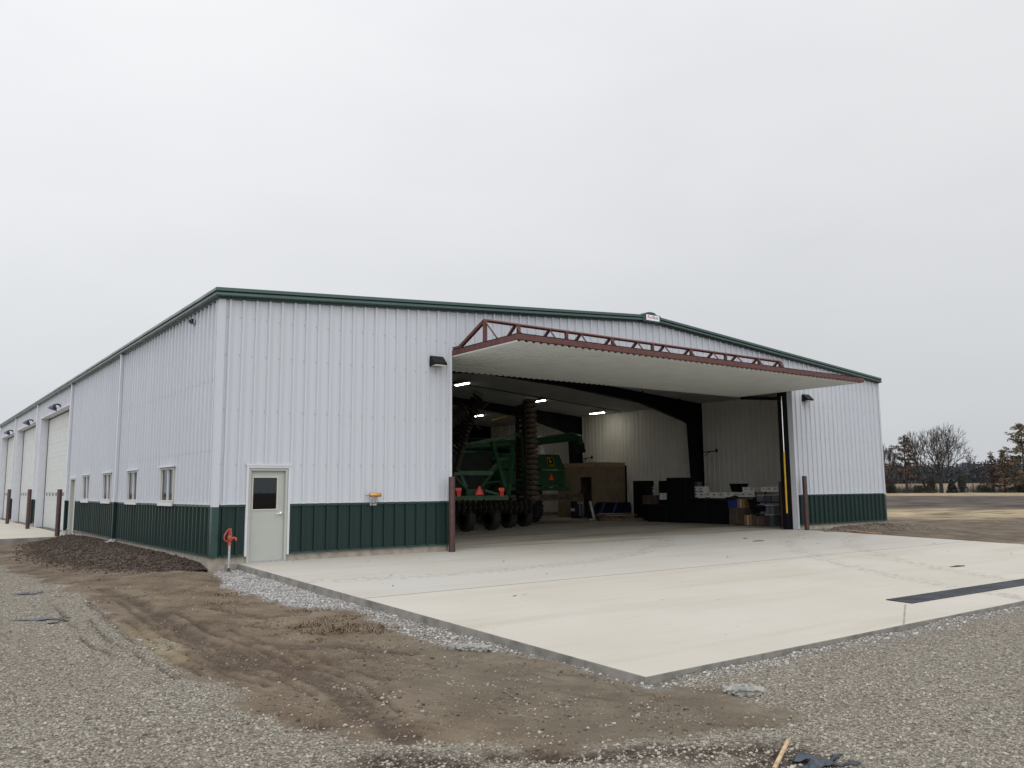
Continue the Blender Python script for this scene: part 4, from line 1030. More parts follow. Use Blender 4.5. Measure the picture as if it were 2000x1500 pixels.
# broken concrete pieces
def chunk(px, py, wx, wy, h, rot, label, seed):
    p = at_ground(px, py); n = 13; r_ = random.Random(seed); mb = MB()
    rings = []
    zz = float(ground_z(np.array(p[0]), np.array(p[1])))
    prof = [(.88, -.03), (1.0, .35), (.95, .75), (.72, 1.0), (.35, .93), (.0, 1.02)]
    rad = [r_.uniform(.62, 1.15) for _ in range(n)]
    for f, e in prof:
        k0 = len(mb.v)
        for j in range(n):
            a = 2*math.pi*j/n; q = rad[j]*f*r_.uniform(.93, 1.07)
            lx, ly = math.cos(a)*q*wx, math.sin(a)*q*wy
            mb.v.append((p[0]+lx*math.cos(rot)-ly*math.sin(rot), p[1]+lx*math.sin(rot)+ly*math.cos(rot), zz+h*e*r_.uniform(.8, 1.15)))
        rings.append(k0)
    for a, c in zip(rings, rings[1:]):
        for j in range(n): mb.f.append((a+j, a+(j+1) % n, c+(j+1) % n, c+j))
    mb.f.append(tuple(rings[0]+j for j in range(n)))
    o = mb.build('concrete_chunk', M['chunk'], origin=(p[0], p[1], zz))
    sb = o.modifiers.new('sub', 'SUBSURF'); sb.subdivision_type = 'SIMPLE'; sb.levels = sb.render_levels = 3
    tx = bpy.data.textures.new('crumble', 'CLOUDS'); tx.noise_scale = min(wx, wy)*.35
    dm = o.modifiers.new('crumble', 'DISPLACE'); dm.texture = tx; dm.strength = h*.9; dm.texture_coords = 'LOCAL'
    return tag(o, label, 'concrete chunk')
chunk(1462, 1354, .22, .13, .075, R(-36), 'broken flat concrete chunk on dirt near the apron corner', 4)
chunk(925, 1268, .26, .09, .06, R(-50), 'long pale concrete fragment lying beside the apron edge', 9)
chunk(885, 1264, .10, .06, .05, 0, 'small concrete lump left of the long fragment beside the apron', 5)
chunk(532, 1178, .14, .05, .05, R(30), 'pale pointed stone at the edge of the limestone strip', 6)
# film scraps
def scrap(px, py, wx, wy, rot, label, mt, h=.035, seed=1, nme='plastic_scrap'):
    p = at_ground(px, py); r_ = random.Random(seed); nn = 12; V = []; Fq = []
    for j in range(nn):
        for i in range(nn):
            a, b2 = i/(nn-1)-.5, j/(nn-1)-.5
            lx = a*wx*(1+.5*math.sin(b2*7+seed)); ly = b2*wy*(1+.4*math.sin(a*9+seed*2))
            x0, y0 = p[0]+lx*math.cos(rot)-ly*math.sin(rot), p[1]+lx*math.sin(rot)+ly*math.cos(rot)
            V.append((x0, y0, float(ground_z(np.array(x0), np.array(y0)))+.006+h*abs(float(fbm(np.array(x0*9.), np.array(y0*9.), 80+seed))-.38)*2.2))
    for j in range(nn-1):
        for i in range(nn-1):
            if (i in (0, nn-2) or j in (0, nn-2)) and r_.random() < .45: continue
            q = j*nn+i; Fq += [q, q+1, q+nn+1, q+nn]
    o = raw_mesh(nme, np.array(V), np.array(Fq), 4, mt, True)
    s = o.modifiers.new('thick', 'SOLIDIFY'); s.thickness = .004
    return tag(o, label, 'scrap')
scrap(82, 1212, .62, .16, R(-30), 'largest dark blue plastic scrap lying on the left gravel', M['plastic'], seed=1)
scrap(55, 1164, .36, .16, R(-20), 'dark torn plastic scrap farther back on the left gravel', M['plastic'], seed=2)
scrap(106, 1220, .12, .06, R(-30), 'small black plastic bit beside the largest blue scrap', M['black'], seed=3)
scrap(121, 1216, .12, .04, R(-25), 'thin dark plastic sliver right of the small black bit', M['black'], seed=4)
scrap(1606, 1497, .30, .20, R(-30), 'dark slate blue crumpled tarp at the bottom edge of the gravel', M['tarp'], h=.07, seed=5, nme='tarp')
p0 = at_ground(1541, 1474); p1 = at_ground(1512, 1508)
mb = MB(); mb.tube([(p0[0], p0[1], p0[2]+.10), (p1[0], p1[1], p1[2]+.02)], .016, 10); tag(mb.build('wooden_stake', M['wood'], smooth=True), 'pale round wooden stake poking from the mud at the bottom edge', 'stake')
# loose planks by the right jamb
pl = [((1562, 1034), (1650, 1040), .09, .04, 'wood', 'short pale plank end nearest the right bollard'), ((1588, 1033), (1655, 1038), .14, .04, 'oldwood', 'brown board lying behind the other loose planks'), ((1610, 1041), (1722, 1044), .12, .045, 'oldwood', 'longest brown plank at the apron edge below the right wall'), ((1655, 1039), (1722, 1046), .06, .03, 'wood', 'thin pale lath lying across the longest plank')]
for i, (a, c, w_, h_, mt, lab) in enumerate(pl):
    pa, pb = on_z(*a, .0+.02*i), on_z(*c, -.06+.02*i)
    mb = MB(); mb.beam((pa[0], pa[1], .09+.012*i), (pb[0], pb[1], .02+.012*i), w_, h_)
    tag(mb.build('plank', M[mt], bevel=.004), lab, 'plank', 'loose planks by the right wall')
# dirt marks and leaf litter on the apron
V = []; Fq = []
for _ in range(75):
    x0 = random.uniform(1.5, 21); y0 = -abs(random.gauss(0, 4.5)); 
    if y0 < -12: continue
    r0 = random.uniform(.006, .018); 
    for q in range(random.choice((1, 1, 2, 5))):
        xx, yy = x0+random.gauss(0, .08), y0+random.gauss(0, .03); zz = slab_z(min(yy, -.05)); 
        if yy > -.06: continue
        k0 = len(V); a = random.uniform(0, 6.28)
        for j, (rr, hh) in enumerate(((1, .003), (1, .003), (.8, .003), (1.1, .003), (.1, r0*.8))):
            V.append((xx+math.cos(a+j*1.57)*r0*rr*(1.6 if j % 2 else .8)*(j < 4), yy+math.sin(a+j*1.57)*r0*rr*(j < 4), zz+hh))
        for j in range(4): Fq += [k0+j, k0+(j+1) % 4, k0+4]
deb = raw_mesh('dirt_crumbs', np.array(V), np.array(Fq), 3, M['clod']); stuff(deb, 'crumbs of dirt dropped on the concrete', 'dirt')
for (px, py, w_, l_, lab) in ((1866, 1098, .09, .55, 'flat dark clod of soil on the far part of the apron'), (1480, 1062, .07, .5, 'thin brown clod on the apron in front of the doorway'), (1455, 1058, .05, .22, 'small brown clod left of the thin one before the doorway')):
    p = on_z(px, py, -.02); z0 = slab_z(p[1]); r_ = random.Random(int(px)); mb = MB()
    mb.lathe((p[0]-l_/2, p[1], z0+.008), (1, -.15, 0), [(l_*t/8, w_*(.15+.5*math.sin(t/8*3.14))*r_.uniform(.6, 1.1)*.45) for t in range(9)], 8)
    tag(mb.build('soil_clod', M['clod']), lab, 'clod')

# ------------------------------------------------------------------ machines indoors
def smv(parent, c, s, mx):   # slow moving vehicle triangle facing -y
    x, y, z = c; h = s*.866
    mb = MB()
    o = [(x-s*.5, y, z-h/3), (x-s*.42, y, z-h/3-.04*s), (x+s*.42, y, z-h/3-.04*s), (x+s*.5, y, z-h/3), (x+s*.07, y, z+h*.62), (x-s*.07, y, z+h*.62)]
    mb.prism(o, (0, .012, 0)); e = mb.build('safety_triangle', M['smvedge'], parent)
    mb = MB(); i = .80
    mb.prism([(x-s*.40*i-.0, y-.004, z-h*.30), (x+s*.40*i, y-.004, z-h*.30), (x+s*.03, y-.004, z+h*.47), (x-s*.03, y-.004, z+h*.47)], (0, .003, 0)); mb.build('orange_face', M['smv'], e)
def tyre(mbt, c, r, w_, axis=(1, 0, 0), lugs=18):
    c = Vector(c); ax = Vector(axis).normalized()
    mbt.lathe(c-ax*w_/2, ax, [(0, r*.55), (.0, r*.84), (w_*.12, r*.94), (w_*.5, r*.97), (w_*.88, r*.94), (w_, r*.84), (w_, r*.55)], 32)
    u = Vector((0, 0, 1)); v = ax.cross(u).normalized()
    for i in range(lugs):
        for sgn in (-1, 1):
            a = 2*math.pi*(i+(.5 if sgn > 0 else 0))/lugs
            d0 = (u*math.cos(a)+v*math.sin(a)); d1_ = (u*math.cos(a+.16)+v*math.sin(a+.16))
            mbt.beam(c+ax*sgn*w_*.05+d0*r*.97, c+ax*sgn*w_*.48+d1_*r*.93, r*.07, r*.08, d0)
def wheel(parent, c, r, w_, axis=(1, 0, 0), rimcol='yellow', lugs=18):
    mb = MB(); tyre(mb, c, r, w_, axis, lugs); ty = mb.build('tyre', M['rubber'], parent)
    ax = Vector(axis).normalized(); mb = MB()
    mb.lathe(Vector(c)-ax*w_*.5, ax, [(0, r*.1), (w_*.0, r*.5), (w_*.06, r*.56), (w_*.94, r*.56), (w_, r*.5), (w_, r*.1)], 24); mb.build('rim', M[rimcol], ty)
# --- combine harvester
Yc = 12.6
cmb = thing('combine_harvester', (19.0, 16.5, FLOOR), 'green combine harvester parked tail out behind the folded disc harrow', 'combine')
L0, R0 = on_y(1050, 940, Yc)[0]-2.3, on_y(1105, 940, Yc)[0]
zt = on_y(1095, 888, Yc)[2]; zm = on_y(1100, 918, Yc)[2]; zl = on_y(1100, 948, Yc)[2]; zbm = on_y(1100, 958, Yc)[2]
rt_top = on_y(1096, 888, Yc)[0]
mb = MB(); mb.prism([(L0+.15, Yc, zm+.02), (R0, Yc, zm+.02), (rt_top, Yc+.12, zt), (L0+.35, Yc+.12, zt)], (0, 2.0, .12)); hood = mb.build('rear_hood', M['jdgreen'], cmb, bevel=.04, seg=2)
mb = MB(); mb.box(L0+.1, R0, Yc+.01, Yc+1.9, zl, zm-.02); mb.build('rear_panel', M['jdgreen'], cmb, bevel=.03)
mb = MB(); mb.prism([(L0+.1, Yc-.03, zl-.03), (R0+.02, Yc-.03, zl-.03), (R0+.35, Yc-.03, zbm), (L0-.1, Yc-.03, zbm)], (0, 1.6, 0)); mb.build('straw_skirt', M['jdgreen'], cmb, bevel=.02)
pa, pb = on_y(1052, 963, Yc-.4), on_y(1129, 966, Yc-.4)
mb = MB(); mb.box(L0-.2, pb[0], Yc-.7, Yc+.6, pb[2]-.10, pb[2]+.03); mb.box(L0+.3, pb[0]-.5, Yc-.6, Yc+.5, pb[2]-.26, pb[2]-.101); mb.build('chaff_spreader', M['soilsteel'], cmb, bevel=.02)
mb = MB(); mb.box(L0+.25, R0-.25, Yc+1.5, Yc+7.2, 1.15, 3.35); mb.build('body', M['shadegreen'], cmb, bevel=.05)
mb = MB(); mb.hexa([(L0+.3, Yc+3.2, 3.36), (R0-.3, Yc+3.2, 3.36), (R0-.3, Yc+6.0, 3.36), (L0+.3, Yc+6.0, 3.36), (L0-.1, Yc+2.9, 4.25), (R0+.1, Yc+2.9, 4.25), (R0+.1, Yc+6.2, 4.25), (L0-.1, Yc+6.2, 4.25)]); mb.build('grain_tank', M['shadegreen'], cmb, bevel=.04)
mb = MB(); mb.box(L0+.7, R0-.7, Yc+7.2, Yc+8.9, 1.9, 3.9); cb = mb.build('cab', M['jdgreen'], cmb, bevel=.06)
mb = MB(); mb.box(L0+.62, R0-.62, Yc+7.35, Yc+8.85, 2.5, 3.6); mb.build('cab_glass', M['darkglass'], cb)
mb = MB(); mb.box(L0+1.2, L0+2.2, Yc+1.8, Yc+3.0, 3.36, 3.72); mb.build('engine_deck', M['frame'], cmb, bevel=.04)
yq = Yc+1.2; q0 = on_y(1010, 866, yq); q1 = on_y(1118, 853, yq); q2 = on_y(1130, 856, yq); q3 = on_y(1133, 868, yq)
mb = MB(); mb.tube([q0+np.array([-3, 1.6, -.25]), q0, q1, q2, q3], [.22, .22, .22, .21, .2], 18); au = mb.build('unloading_auger', M['jdgreen'], cmb, smooth=True)
mb = MB(); mb.lathe(q3+np.array([0, 0, .02]), (.25, 0, -1), [(0, .215), (.28, .20), (.45, .23)], 16); mb.build('auger_spout', M['rubber'], au, smooth=True)
mb = MB(); q = on_y(1058, 880, Yc+.6); mb.lathe((q[0], Yc+.6, zt+.02), (0, 0, 1), [(0, .16), (.22, .16), (.28, .08), (.36, .06)], 14); mb.build('white_jug', M['whitepaint'], cmb, smooth=True)
q = on_y(960, 821, 17.5); q_ = on_y(990, 813, 17.5); mb = MB(); mb.beam(q, q_, .05, .07); mb.build('tank_extension', M['yellow'], cmb)
# decal with leaping deer
dx0, dz0 = on_y(1067, 894, Yc+.02)[[0, 2]]; dx1, dz1 = on_y(1082, 911, Yc-.02)[[0, 2]]
yD = Yc-.035
mb = MB(); mb.prism([(dx0, yD+.045, dz0), (dx1-.06, yD+.045, dz0), (dx1, yD+.03, dz0-.08), (dx1, yD, dz1), (dx0+.06, yD, dz1)], (0, .01, 0)); de = mb.build('emblem', M['decal'], cmb)
mb = MB(); mb.prism([(dx0+.025, yD+.038, dz0-.02), (dx1-.07, yD+.038, dz0-.02), (dx1-.02, yD+.022, dz0-.09), (dx1-.02, yD-.008, dz1+.02), (dx0+.075, yD-.008, dz1+.02)], (0, .004, 0)); mb.build('emblem_field', M['black'], de)
w_, h_ = dx1-dx0, dz0-dz1
deer = [(.30, .92), (.36, .90), (.42, .72), (.55, .62), (.74, .56), (.93, .40), (.86, .38), (.72, .46), (.66, .42), (.52, .44), (.44, .32), (.38, .32), (.42, .48), (.34, .60)]
mb = MB(); mb.prism([(dx0+w_*a, yD+.026-.03*(1-c), dz1+h_*c) for a, c in deer], (0, .003, 0)); mb.prism([(dx0+w_*a, yD-.012, dz1+h_*c) for a, c in ((.34, .22), (.86, .22), (.86, .15), (.34, .15))], (0, .003, 0)); mb.build('emblem_animal', M['decal'], de)
q = on_y(1077, 933, Yc-.02); smv(cmb, (q[0], Yc-.02, q[2]), .36, 0)
q = on_y(1077, 952, Yc-.07); mb = MB(); mb.box(q[0]-.1, q[0]+.1, Yc-.07, Yc-.05, q[2]-.02, q[2]+.03); mb.build('handle', M['steel'], cmb)
wz = FLOOR+.66
for xx in (on_z(1083, 1022, FLOOR)[0]-.15, L0+.5): wheel(cmb, (xx, Yc+.15, wz), .66, .48)
for xx in (R0+.1, L0-.1): wheel(cmb, (xx, Yc+6.3, FLOOR+.95), .95, .7)
mb = MB(); mb.box(L0+.4, on_z(1083, 1022, FLOOR)[0], Yc+.0, Yc+.3, wz-.12, wz+.12); mb.build('rear_axle', M['frame'], cmb)
q = on_y(1005, 918, 13.2); mb = MB()
for i, (a, c) in enumerate(((0, .16), (.26, .08), (.44, .2))): mb.box(q[0]-.2+a, q[0]-.2+a+c, 13.18, 13.2, q[2]-.11, q[2]+.11)
mb.build('side_lettering', M['decal'], cmb)
mb = MB(); q = on_y(930, 921, 13.2); mb.box(q[0]-.5, q[0]+.5, 13.19, 13.21, q[2]-.05, q[2]+.04); q = on_y(983, 919, 13.2); mb.box(q[0]-.15, q[0]+.15, 13.19, 13.21, q[2]-.05, q[2]+.05); mb.build('stripe', M['decal'], cmb)
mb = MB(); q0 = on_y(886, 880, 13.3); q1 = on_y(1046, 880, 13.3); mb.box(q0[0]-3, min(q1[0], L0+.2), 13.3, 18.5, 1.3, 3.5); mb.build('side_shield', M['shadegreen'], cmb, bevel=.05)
# --- disc harrow
dh = thing('disc_harrow', (12.5, 8.2, FLOOR), 'soil caked green disc harrow with both wings folded upright', 'disc harrow')
Yd = 8.0
P_ = lambda px, py, y=Yd: on_y(px, py, y)
def strut(mb, a, c, w_=.12, h_=None): mb.beam(a, c, w_, h_ or w_)
mb = MB(); strut(mb, P_(880, 974), P_(991, 972), .16, .20); strut(mb, P_(884, 974, 9.6), P_(991, 973, 9.6), .16, .18); strut(mb, P_(898, 974), P_(898, 974)+np.array([0, 4, .1]), .14); strut(mb, P_(985, 973), P_(985, 973)+np.array([0, 4, .1]), .14); mb.box(P_(911, 962, 8.4)[0], P_(946, 962, 8.4)[0], 8.4, 9.0, P_(928, 970, 8.4)[2], P_(928, 955, 8.4)[2]); mb.build('main_frame', M['jdgreen'], dh, bevel=.012)
mb = MB(); strut(mb, P_(961, 862, 9), P_(986, 952, 8.2), .17, .12); strut(mb, P_(893, 912, 8.6), P_(912, 952, 8.4), .17, .12); strut(mb, P_(958, 926, 8.4), P_(938, 952, 8.2), .12); strut(mb, P_(884, 924, 8.4), P_(960, 924, 8.4), .20, .18); strut(mb, P_(976, 902, 8.7), P_(958, 924, 8.4), .16); strut(mb, P_(884, 926, 8.2), P_(912, 956, 8.2), .06); mb.build('mast', M['jdgreen'], dh, bevel=.01)
mb = MB(); strut(mb, P_(918, 868, 9.2), P_(1024, 846, 8.8), .14, .14); strut(mb, P_(1003, 862, 9), P_(992, 968, 8.6), .18, .16); strut(mb, P_(1020, 850, 8.6), P_(1028, 980, 8.4), .16, .14); strut(mb, P_(962, 866, 9), P_(972, 852, 9), .08, .06); strut(mb, P_(960, 896, 9), P_(1000, 896, 9), .08); strut(mb, P_(946, 958), P_(975, 966), .1); mb.build('wing_brace', M['jdgreen'], dh, bevel=.01)
mb = MB(); mb.tube([P_(940, 944, 9.4), P_(1028, 936, 8.8)], .05, 8); mb.tube([P_(904, 868, 9.2), P_(944, 866, 9)], .03, 8); mb.tube([P_(900, 884, 9.2), P_(930, 882, 9.2)], .035, 8); mb.build('hydraulic_ram', M['jdgreen'], dh, smooth=True)
q = P_(936, 960, 7.88); smv(dh, (q[0], 7.86, q[2]), .40, 0)
for px in (895, 979):
    q = P_(px, 956, 7.9); mb = MB(); mb.box(q[0]-.13, q[0]+.13, 7.88, 7.93, q[2]-.05, q[2]+.06); lm = mb.build('reflector', M['smv'], dh)
    mb = MB(); mb.box(q[0]-.06, q[0]+.12, 7.90, 7.96, q[2]-.26, q[2]-.051); mb.build('tail_lamp', M['smvedge'], lm)
for px, yw in ((911, 7.9), (960, 8.0), (993, 9.0), (1024, 9.6)):
    q = on_y(px, 1018, yw); wheel(dh, (q[0], yw, FLOOR+.46), .46, .34, lugs=16, rimcol='darkgang')
def disc(mb, c, ax, r, dish=.06):
    mb.lathe(c, ax, [(0, .04), (dish*.15, r*.5), (dish*.6, r*.85), (dish, r), (dish+.008, r*.995), (dish*.6+.01, r*.8), (dish*.2+.012, r*.4), (.012, .04)], 18)
def gang(p0, p1, n, r, ax, mt, name='disc_gang', dish=.06):
    p0, p1 = np.array(p0), np.array(p1)
    mb = MB(); mb.tube([p0, p1], .035, 8); g = mb.build(name, M['darkgang'], dh)
    for i in range(n):
        mb = MB(); c = p0+(p1-p0)*(i+.5)/n; disc(mb, c, ax, r*random.uniform(.94, 1.03), dish); mb.build('disc_blade', M[mt], g, smooth=True)
    mb = MB()
    off = np.array([.0, .28, .0]) if abs(Vector(ax).z) < .6 else np.array([-.12, .25, 0])
    mb.beam(p0+off, p1+off, .12, .12)
    for i in range(0, n, 3):
        c = p0+(p1-p0)*(i+1)/n; mb.beam(c, c+off, .05, .03)
    mb.build('gang_bar', M['darkgang'], g)
gang(P_(884, 992, 7.6), P_(1036, 990, 7.9), 15, .30, (1, -.25, 0), 'darkgang')
gang(P_(884, 1000, 9.2), P_(1000, 996, 9.4), 12, .30, (1, .25, 0), 'darkgang')
# right wing upright: two gangs with their discs stacked
q0, q1 = P_(1036, 782, 8.2), P_(1042, 984, 8.0)
gang(q1, q0, 20, .27, (.16, .30, 1), 'soilsteel', dish=.10)
q2, q3 = P_(1021, 792, 8.9), P_(1024, 984, 8.9)
gang(q3, q2, 18, .26, (-.15, .28, 1), 'darkgang', dish=.12)
mb = MB(); strut(mb, P_(1030, 790, 8.6), P_(1032, 980, 8.4), .16, .2); strut(mb, P_(1018, 830, 8.6), P_(1044, 836, 8.2), .08); strut(mb, P_(1018, 900, 8.6), P_(1044, 904, 8.2), .08); mb.build('wing_frame', M['darkgang'], dh)
mb = MB(); c = P_(1034, 775, 8.1); disc(mb, c, (.05, .16, -1), .31, .05); mb.build('end_disc', M['lid2'], dh)
# left wing leaning
q0, q1 = P_(884, 890, 7.8), P_(934, 776, 8.4)
gang(q0, q1, 16, .30, (.55, -.3, .8), 'darkgang')
q2, q3 = P_(868, 830, 7.6), P_(906, 800, 7.9)
gang(q2, q3, 7, .33, (.8, -.2, .4), 'soilsteel')
mb = MB(); strut(mb, P_(890, 920, 8.2), P_(925, 800, 8.6), .16, .2); strut(mb, P_(900, 862, 8.4), P_(888, 846, 8), .3, .08); mb.build('wing_frame', M['darkgang'], dh)
mb = MB()
for a, c in (((925, 763), (944, 770)), ((904, 794), (925, 799)), ((955, 786), (960, 781)), ((940, 800), (952, 788)), ((929, 830), (938, 838))): mb.tube([P_(*a, 8.2), P_(*c, 8.4)], .03, 6)
mb.build('scraper', M['soilsteel'], dh)

# ------------------------------------------------------------------ ceiling lamps
lights = [(15.7, 14.0), (21.1, 15.0), (25.8, 15.6), (22.6, 22.8), (18.2, 22.6), (9.5, 14.2), (12.4, 5.2), (19, 5.4)]
labs = ['lit strip lamp on the dark ceiling nearest the left jamb', 'lit strip lamp beside the top disc of the folded harrow', 'lit strip lamp above the plywood room', 'farther lit strip lamp seen over the combine', 'farthest left lit strip lamp seen through the harrow wing', 'strip lamp hidden behind the left jamb', 'strip lamp in the first bay left', 'strip lamp in the first bay right']
for (lx, ly), lab in list(zip(lights, labs))[:5]:
    z = CZ(lx)-.16
    t = thing('ceiling_light', (lx, ly, z), lab, 'ceiling light', 'lit ceiling strip lamps')
    mb = MB(); mb.box(lx-.13, lx+.13, ly-.62, ly+.62, z, z+.07); mb.tube([(lx, ly-.4, z+.07), (lx, ly-.4, CZ(lx)-.03)], .012, 6); mb.tube([(lx, ly+.4, z+.07), (lx, ly+.4, CZ(lx)-.03)], .012, 6); mb.build('housing', M['whitepaint'], t)
    mb = MB(); mb.box(lx-.075, lx+.075, ly-.52, ly+.52, z-.03, z-.001); mb.build('diffuser', M['lamp'], t)

# ------------------------------------------------------------------ stored goods
def gbox(px0, px1, py0, py1, xf, dep):   # box whose front (facing -x) lies on plane x = xf
    a, c = on_x(px0, (py0+py1)/2, xf), on_x(px1, (py0+py1)/2, xf)
    pm = (px0+px1)/2
    return xf, xf+dep, min(a[1], c[1]), max(a[1], c[1]), on_x(pm, py1, xf)[2], on_x(pm, py0, xf)[2]
ORD = ['first', 'second', 'third', 'fourth', 'fifth', 'sixth', 'seventh', 'eighth', 'ninth', 'tenth']
def file_box(bx, label, mt='whitecard', band=None, floor_z=None):
    x0, x1, y0, y1, z0, z1 = bx; g = .006; y0 += g; y1 -= g
    t = thing('file_box', ((x0+x1)/2, (y0+y1)/2, z0), label, 'box', 'white file boxes stored along the wall')
    h = z1-z0
    mb = MB(); mb.box(x0, x1, y0, y1, z0+.002, z1-h*.24); mb.build('carton', M[mt], t, bevel=.004)
    mb = MB(); mb.box(x0-.012, x1+.012, y0-.004, y1+.004, z1-h*.24+.001, z1-.002); mb.build('lid', M[mt], t, bevel=.004)
    ym = (y0+y1)/2
    mb = MB(); mb.box(x0-.003, x0-.0005, ym-.055, ym+.055, z0+h*.50, z0+h*.66); mb.build('hand_hole', M['black'], t)
    if band:
        mb = MB(); mb.box(x0-.003, x0-.0005, y0+.01, y1-.01, z0+.005, z0+h*.16); mb.build('red_stripe', M['redpaint'], t)
    return t
XF = 24.0
for r_i, (p0, p1) in enumerate(((950, 960), (960, 969), (969, 978), (978, 987))):
    file_box(gbox(1265, 1287, p0, p1, 24.3, .4), ['topmost', 'second from the top', 'third from the top', 'bottom'][r_i]+' white file box of the narrow stack between dark cabinets')
for r_i, (p0, p1) in enumerate(((963, 969.3), (969.5, 976))):
    file_box(gbox(1288, 1302, p0, p1, 23.3, .4), ['upper', 'lower'][r_i]+' white file box of the pair beside the tallest dark cabinet')
for i, (a, c) in enumerate(((1340, 1351), (1351.2, 1363), (1363.2, 1374))):
    file_box(gbox(a, c, 950, 961, XF, .4), ORD[i]+' white file box from the left in the raised short row', band=True)
for i, (a, c) in enumerate(((1340, 1352), (1352.2, 1364), (1364.2, 1376), (1376.2, 1388), (1388.2, 1401), (1401.2, 1415))):
    file_box(gbox(a, c, 961.2, 973, XF, .4), ORD[i]+' white file box from the left in the long row on the black desks', band=(i in (0, 1, 3)))
for i, (a, c) in enumerate(((1415.5, 1430), (1430.3, 1444), (1444.3, 1458), (1458.3, 1472))):
    file_box(gbox(a, c, 961.5, 971, XF+.1, .4), ORD[i]+' white file box from the left in the row behind the blue bin')
for i, (a, c) in enumerate(((1450, 1462), (1462.3, 1474))):
    file_box(gbox(a, c, 951.5, 961.2, XF+.2, .4), ['left', 'right'][i]+' white file box resting on the row behind the blue bin')
for i, (a, c) in enumerate(((1486, 1497), (1497.3, 1508), (1508.3, 1520))):
    file_box(gbox(a, c, 951, 960.5, 23.7, .4), ['left', 'middle', 'right'][i]+' white file box on the top shelf of the storage rack')
def carton(nm, bx, mt, label, cat, seam=True, lidmat=None, grp=None):
    x0, x1, y0, y1, z0, z1 = bx
    t = thing(nm, ((x0+x1)/2, (y0+y1)/2, z0), label, cat, grp)
    mb = MB()
    if lidmat: mb.box(x0+.02, x1-.02, y0+.02, y1-.02, z0+.002, z1-.045)
    else: mb.box(x0, x1, y0, y1, z0+.002, z1-.002)
    mb.build('body', M[mt], t, bevel=.012 if lidmat else .005)
    if lidmat:
        mb = MB(); mb.box(x0, x1, y0, y1, z1-.044, z1-.003); mb.build('lid', M[lidmat], t, bevel=.008)
    elif seam:
        ym = (y0+y1)/2; mb = MB(); mb.box(x0-.003, x0-.0005, ym-.03, ym+.03, z0+.01, z1-.01); mb.build('tape', M['tan'] if mt == 'card' else M['oldwood'], t)
    return t
def cabinet(bx, label, nm='cabinet', doors=2):
    x0, x1, y0, y1, z0, z1 = bx; t = thing(nm, ((x0+x1)/2, (y0+y1)/2, FLOOR), label, nm)
    mb = MB(); mb.box(x0, x1, y0, y1, FLOOR, z1); mb.build('case', M['black'], t, bevel=.01)
    for i in range(doors):
        a = y0+.02+i*(y1-y0-.04)/doors; c = a+(y1-y0-.04)/doors-.01
        mb = MB(); mb.box(x0-.018, x0-.001, a, c, FLOOR+.06, z1-.04); d = mb.build('door' if nm == 'cabinet' else 'drawer', M['frame'], t, bevel=.003)
        mb = MB(); mb.box(x0-.035, x0-.0185, c-.05, c-.035, (FLOOR+z1)/2-.06, (FLOOR+z1)/2+.06); mb.build('handle', M['black'], d)
cabinet(gbox(1237, 1264, 939, 1014, 23.9, .5), 'black cabinet nearest the plywood room, left of the narrow white stack')
cabinet(gbox(1287.3, 1302, 939, 1018, 23.72, .5), 'black cabinet behind the pair of white file boxes')
cabinet(gbox(1302.5, 1340, 933, 1019, 23.2, .6), 'tallest and widest black cabinet in the row of stored furniture')
cabinet(gbox(1264.5, 1302, 985, 1019, 23.2, .5), 'low black credenza left of the tallest cabinet', 'credenza', 3)
cabinet(gbox(1340.5, 1378, 978, 1021, 23.2, .75), 'low black desk right of the tallest cabinet', 'desk', 3)
cabinet(gbox(1378.5, 1423, 976, 1023, 23.2, .75), 'low black desk beside the stacked brown cartons', 'desk', 3)
# low black shelf that carries the white rows
for (a, c, top_, xf, lab) in ((1340, 1415, 973.4, XF, 'black low shelf under the long row of white boxes'), (1415.8, 1472, 971.4, XF+.1, 'black low shelf under the white row behind the blue bin'), (1265, 1287, 987.3, 24.3, 'black plinth under the narrow white stack')):
    b_ = gbox(a, c, top_, top_+5, xf, .45); t = thing('shelf', ((b_[0]+b_[1])/2, (b_[2]+b_[3])/2, FLOOR), lab, 'shelf')
    mb = MB(); mb.box(b_[0], b_[1], b_[2], b_[3], b_[5]-.05, b_[5]); mb.build('shelf_top', M['black'], t)
    for yy in (b_[2], b_[3]-.05): mb = MB(); mb.box(b_[0]+.02, b_[1]-.02, yy, yy+.05, FLOOR, b_[5]-.051); mb.build('end_panel', M['black'], t)
b_ = gbox(1288, 1302, 976.2, 980, 23.3, .4); t = thing('crate', (b_[0], b_[2], FLOOR), 'dark crate under the pair of white file boxes on the credenza', 'crate')
mb = MB(); mb.box(b_[0], b_[1], b_[2], b_[3], gbox(1264.5, 1302, 985, 1019, 23.2, .5)[5]+.002, b_[5]); mb.build('crate_body', M['black'], t)
carton('carton', gbox(1255, 1280, 967, 985, 23.3, .4), 'darkcard', 'brown carton standing on the low black credenza', 'carton')
carton('carton', gbox(1342, 1351, 943, 949.8, XF, .3), 'card', 'small tan carton on top of the raised white row', 'carton')
carton('carton', gbox(1352, 1363, 941, 949.6, XF, .3), 'greytote', 'small grey carton on top of the raised white row', 'carton')
carton('carton', gbox(1424, 1454, 1006, 1024.5, 22.9, .5), 'darkcard', 'lower dark brown carton of the stack beside the desks', 'carton')
carton('carton', gbox(1424, 1453, 992, 1005.8, 22.9, .5), 'darkcard', 'upper dark brown carton of the stack beside the desks', 'carton')
carton('carton', gbox(1440, 1453, 974, 991.8, 22.92, .4), 'card', 'tan carton on top of the dark brown stack', 'carton')
carton('carton', gbox(1453.5, 1468, 1006, 1026, 22.7, .5), 'card', 'orange brown carton on the floor under the black chair', 'carton')
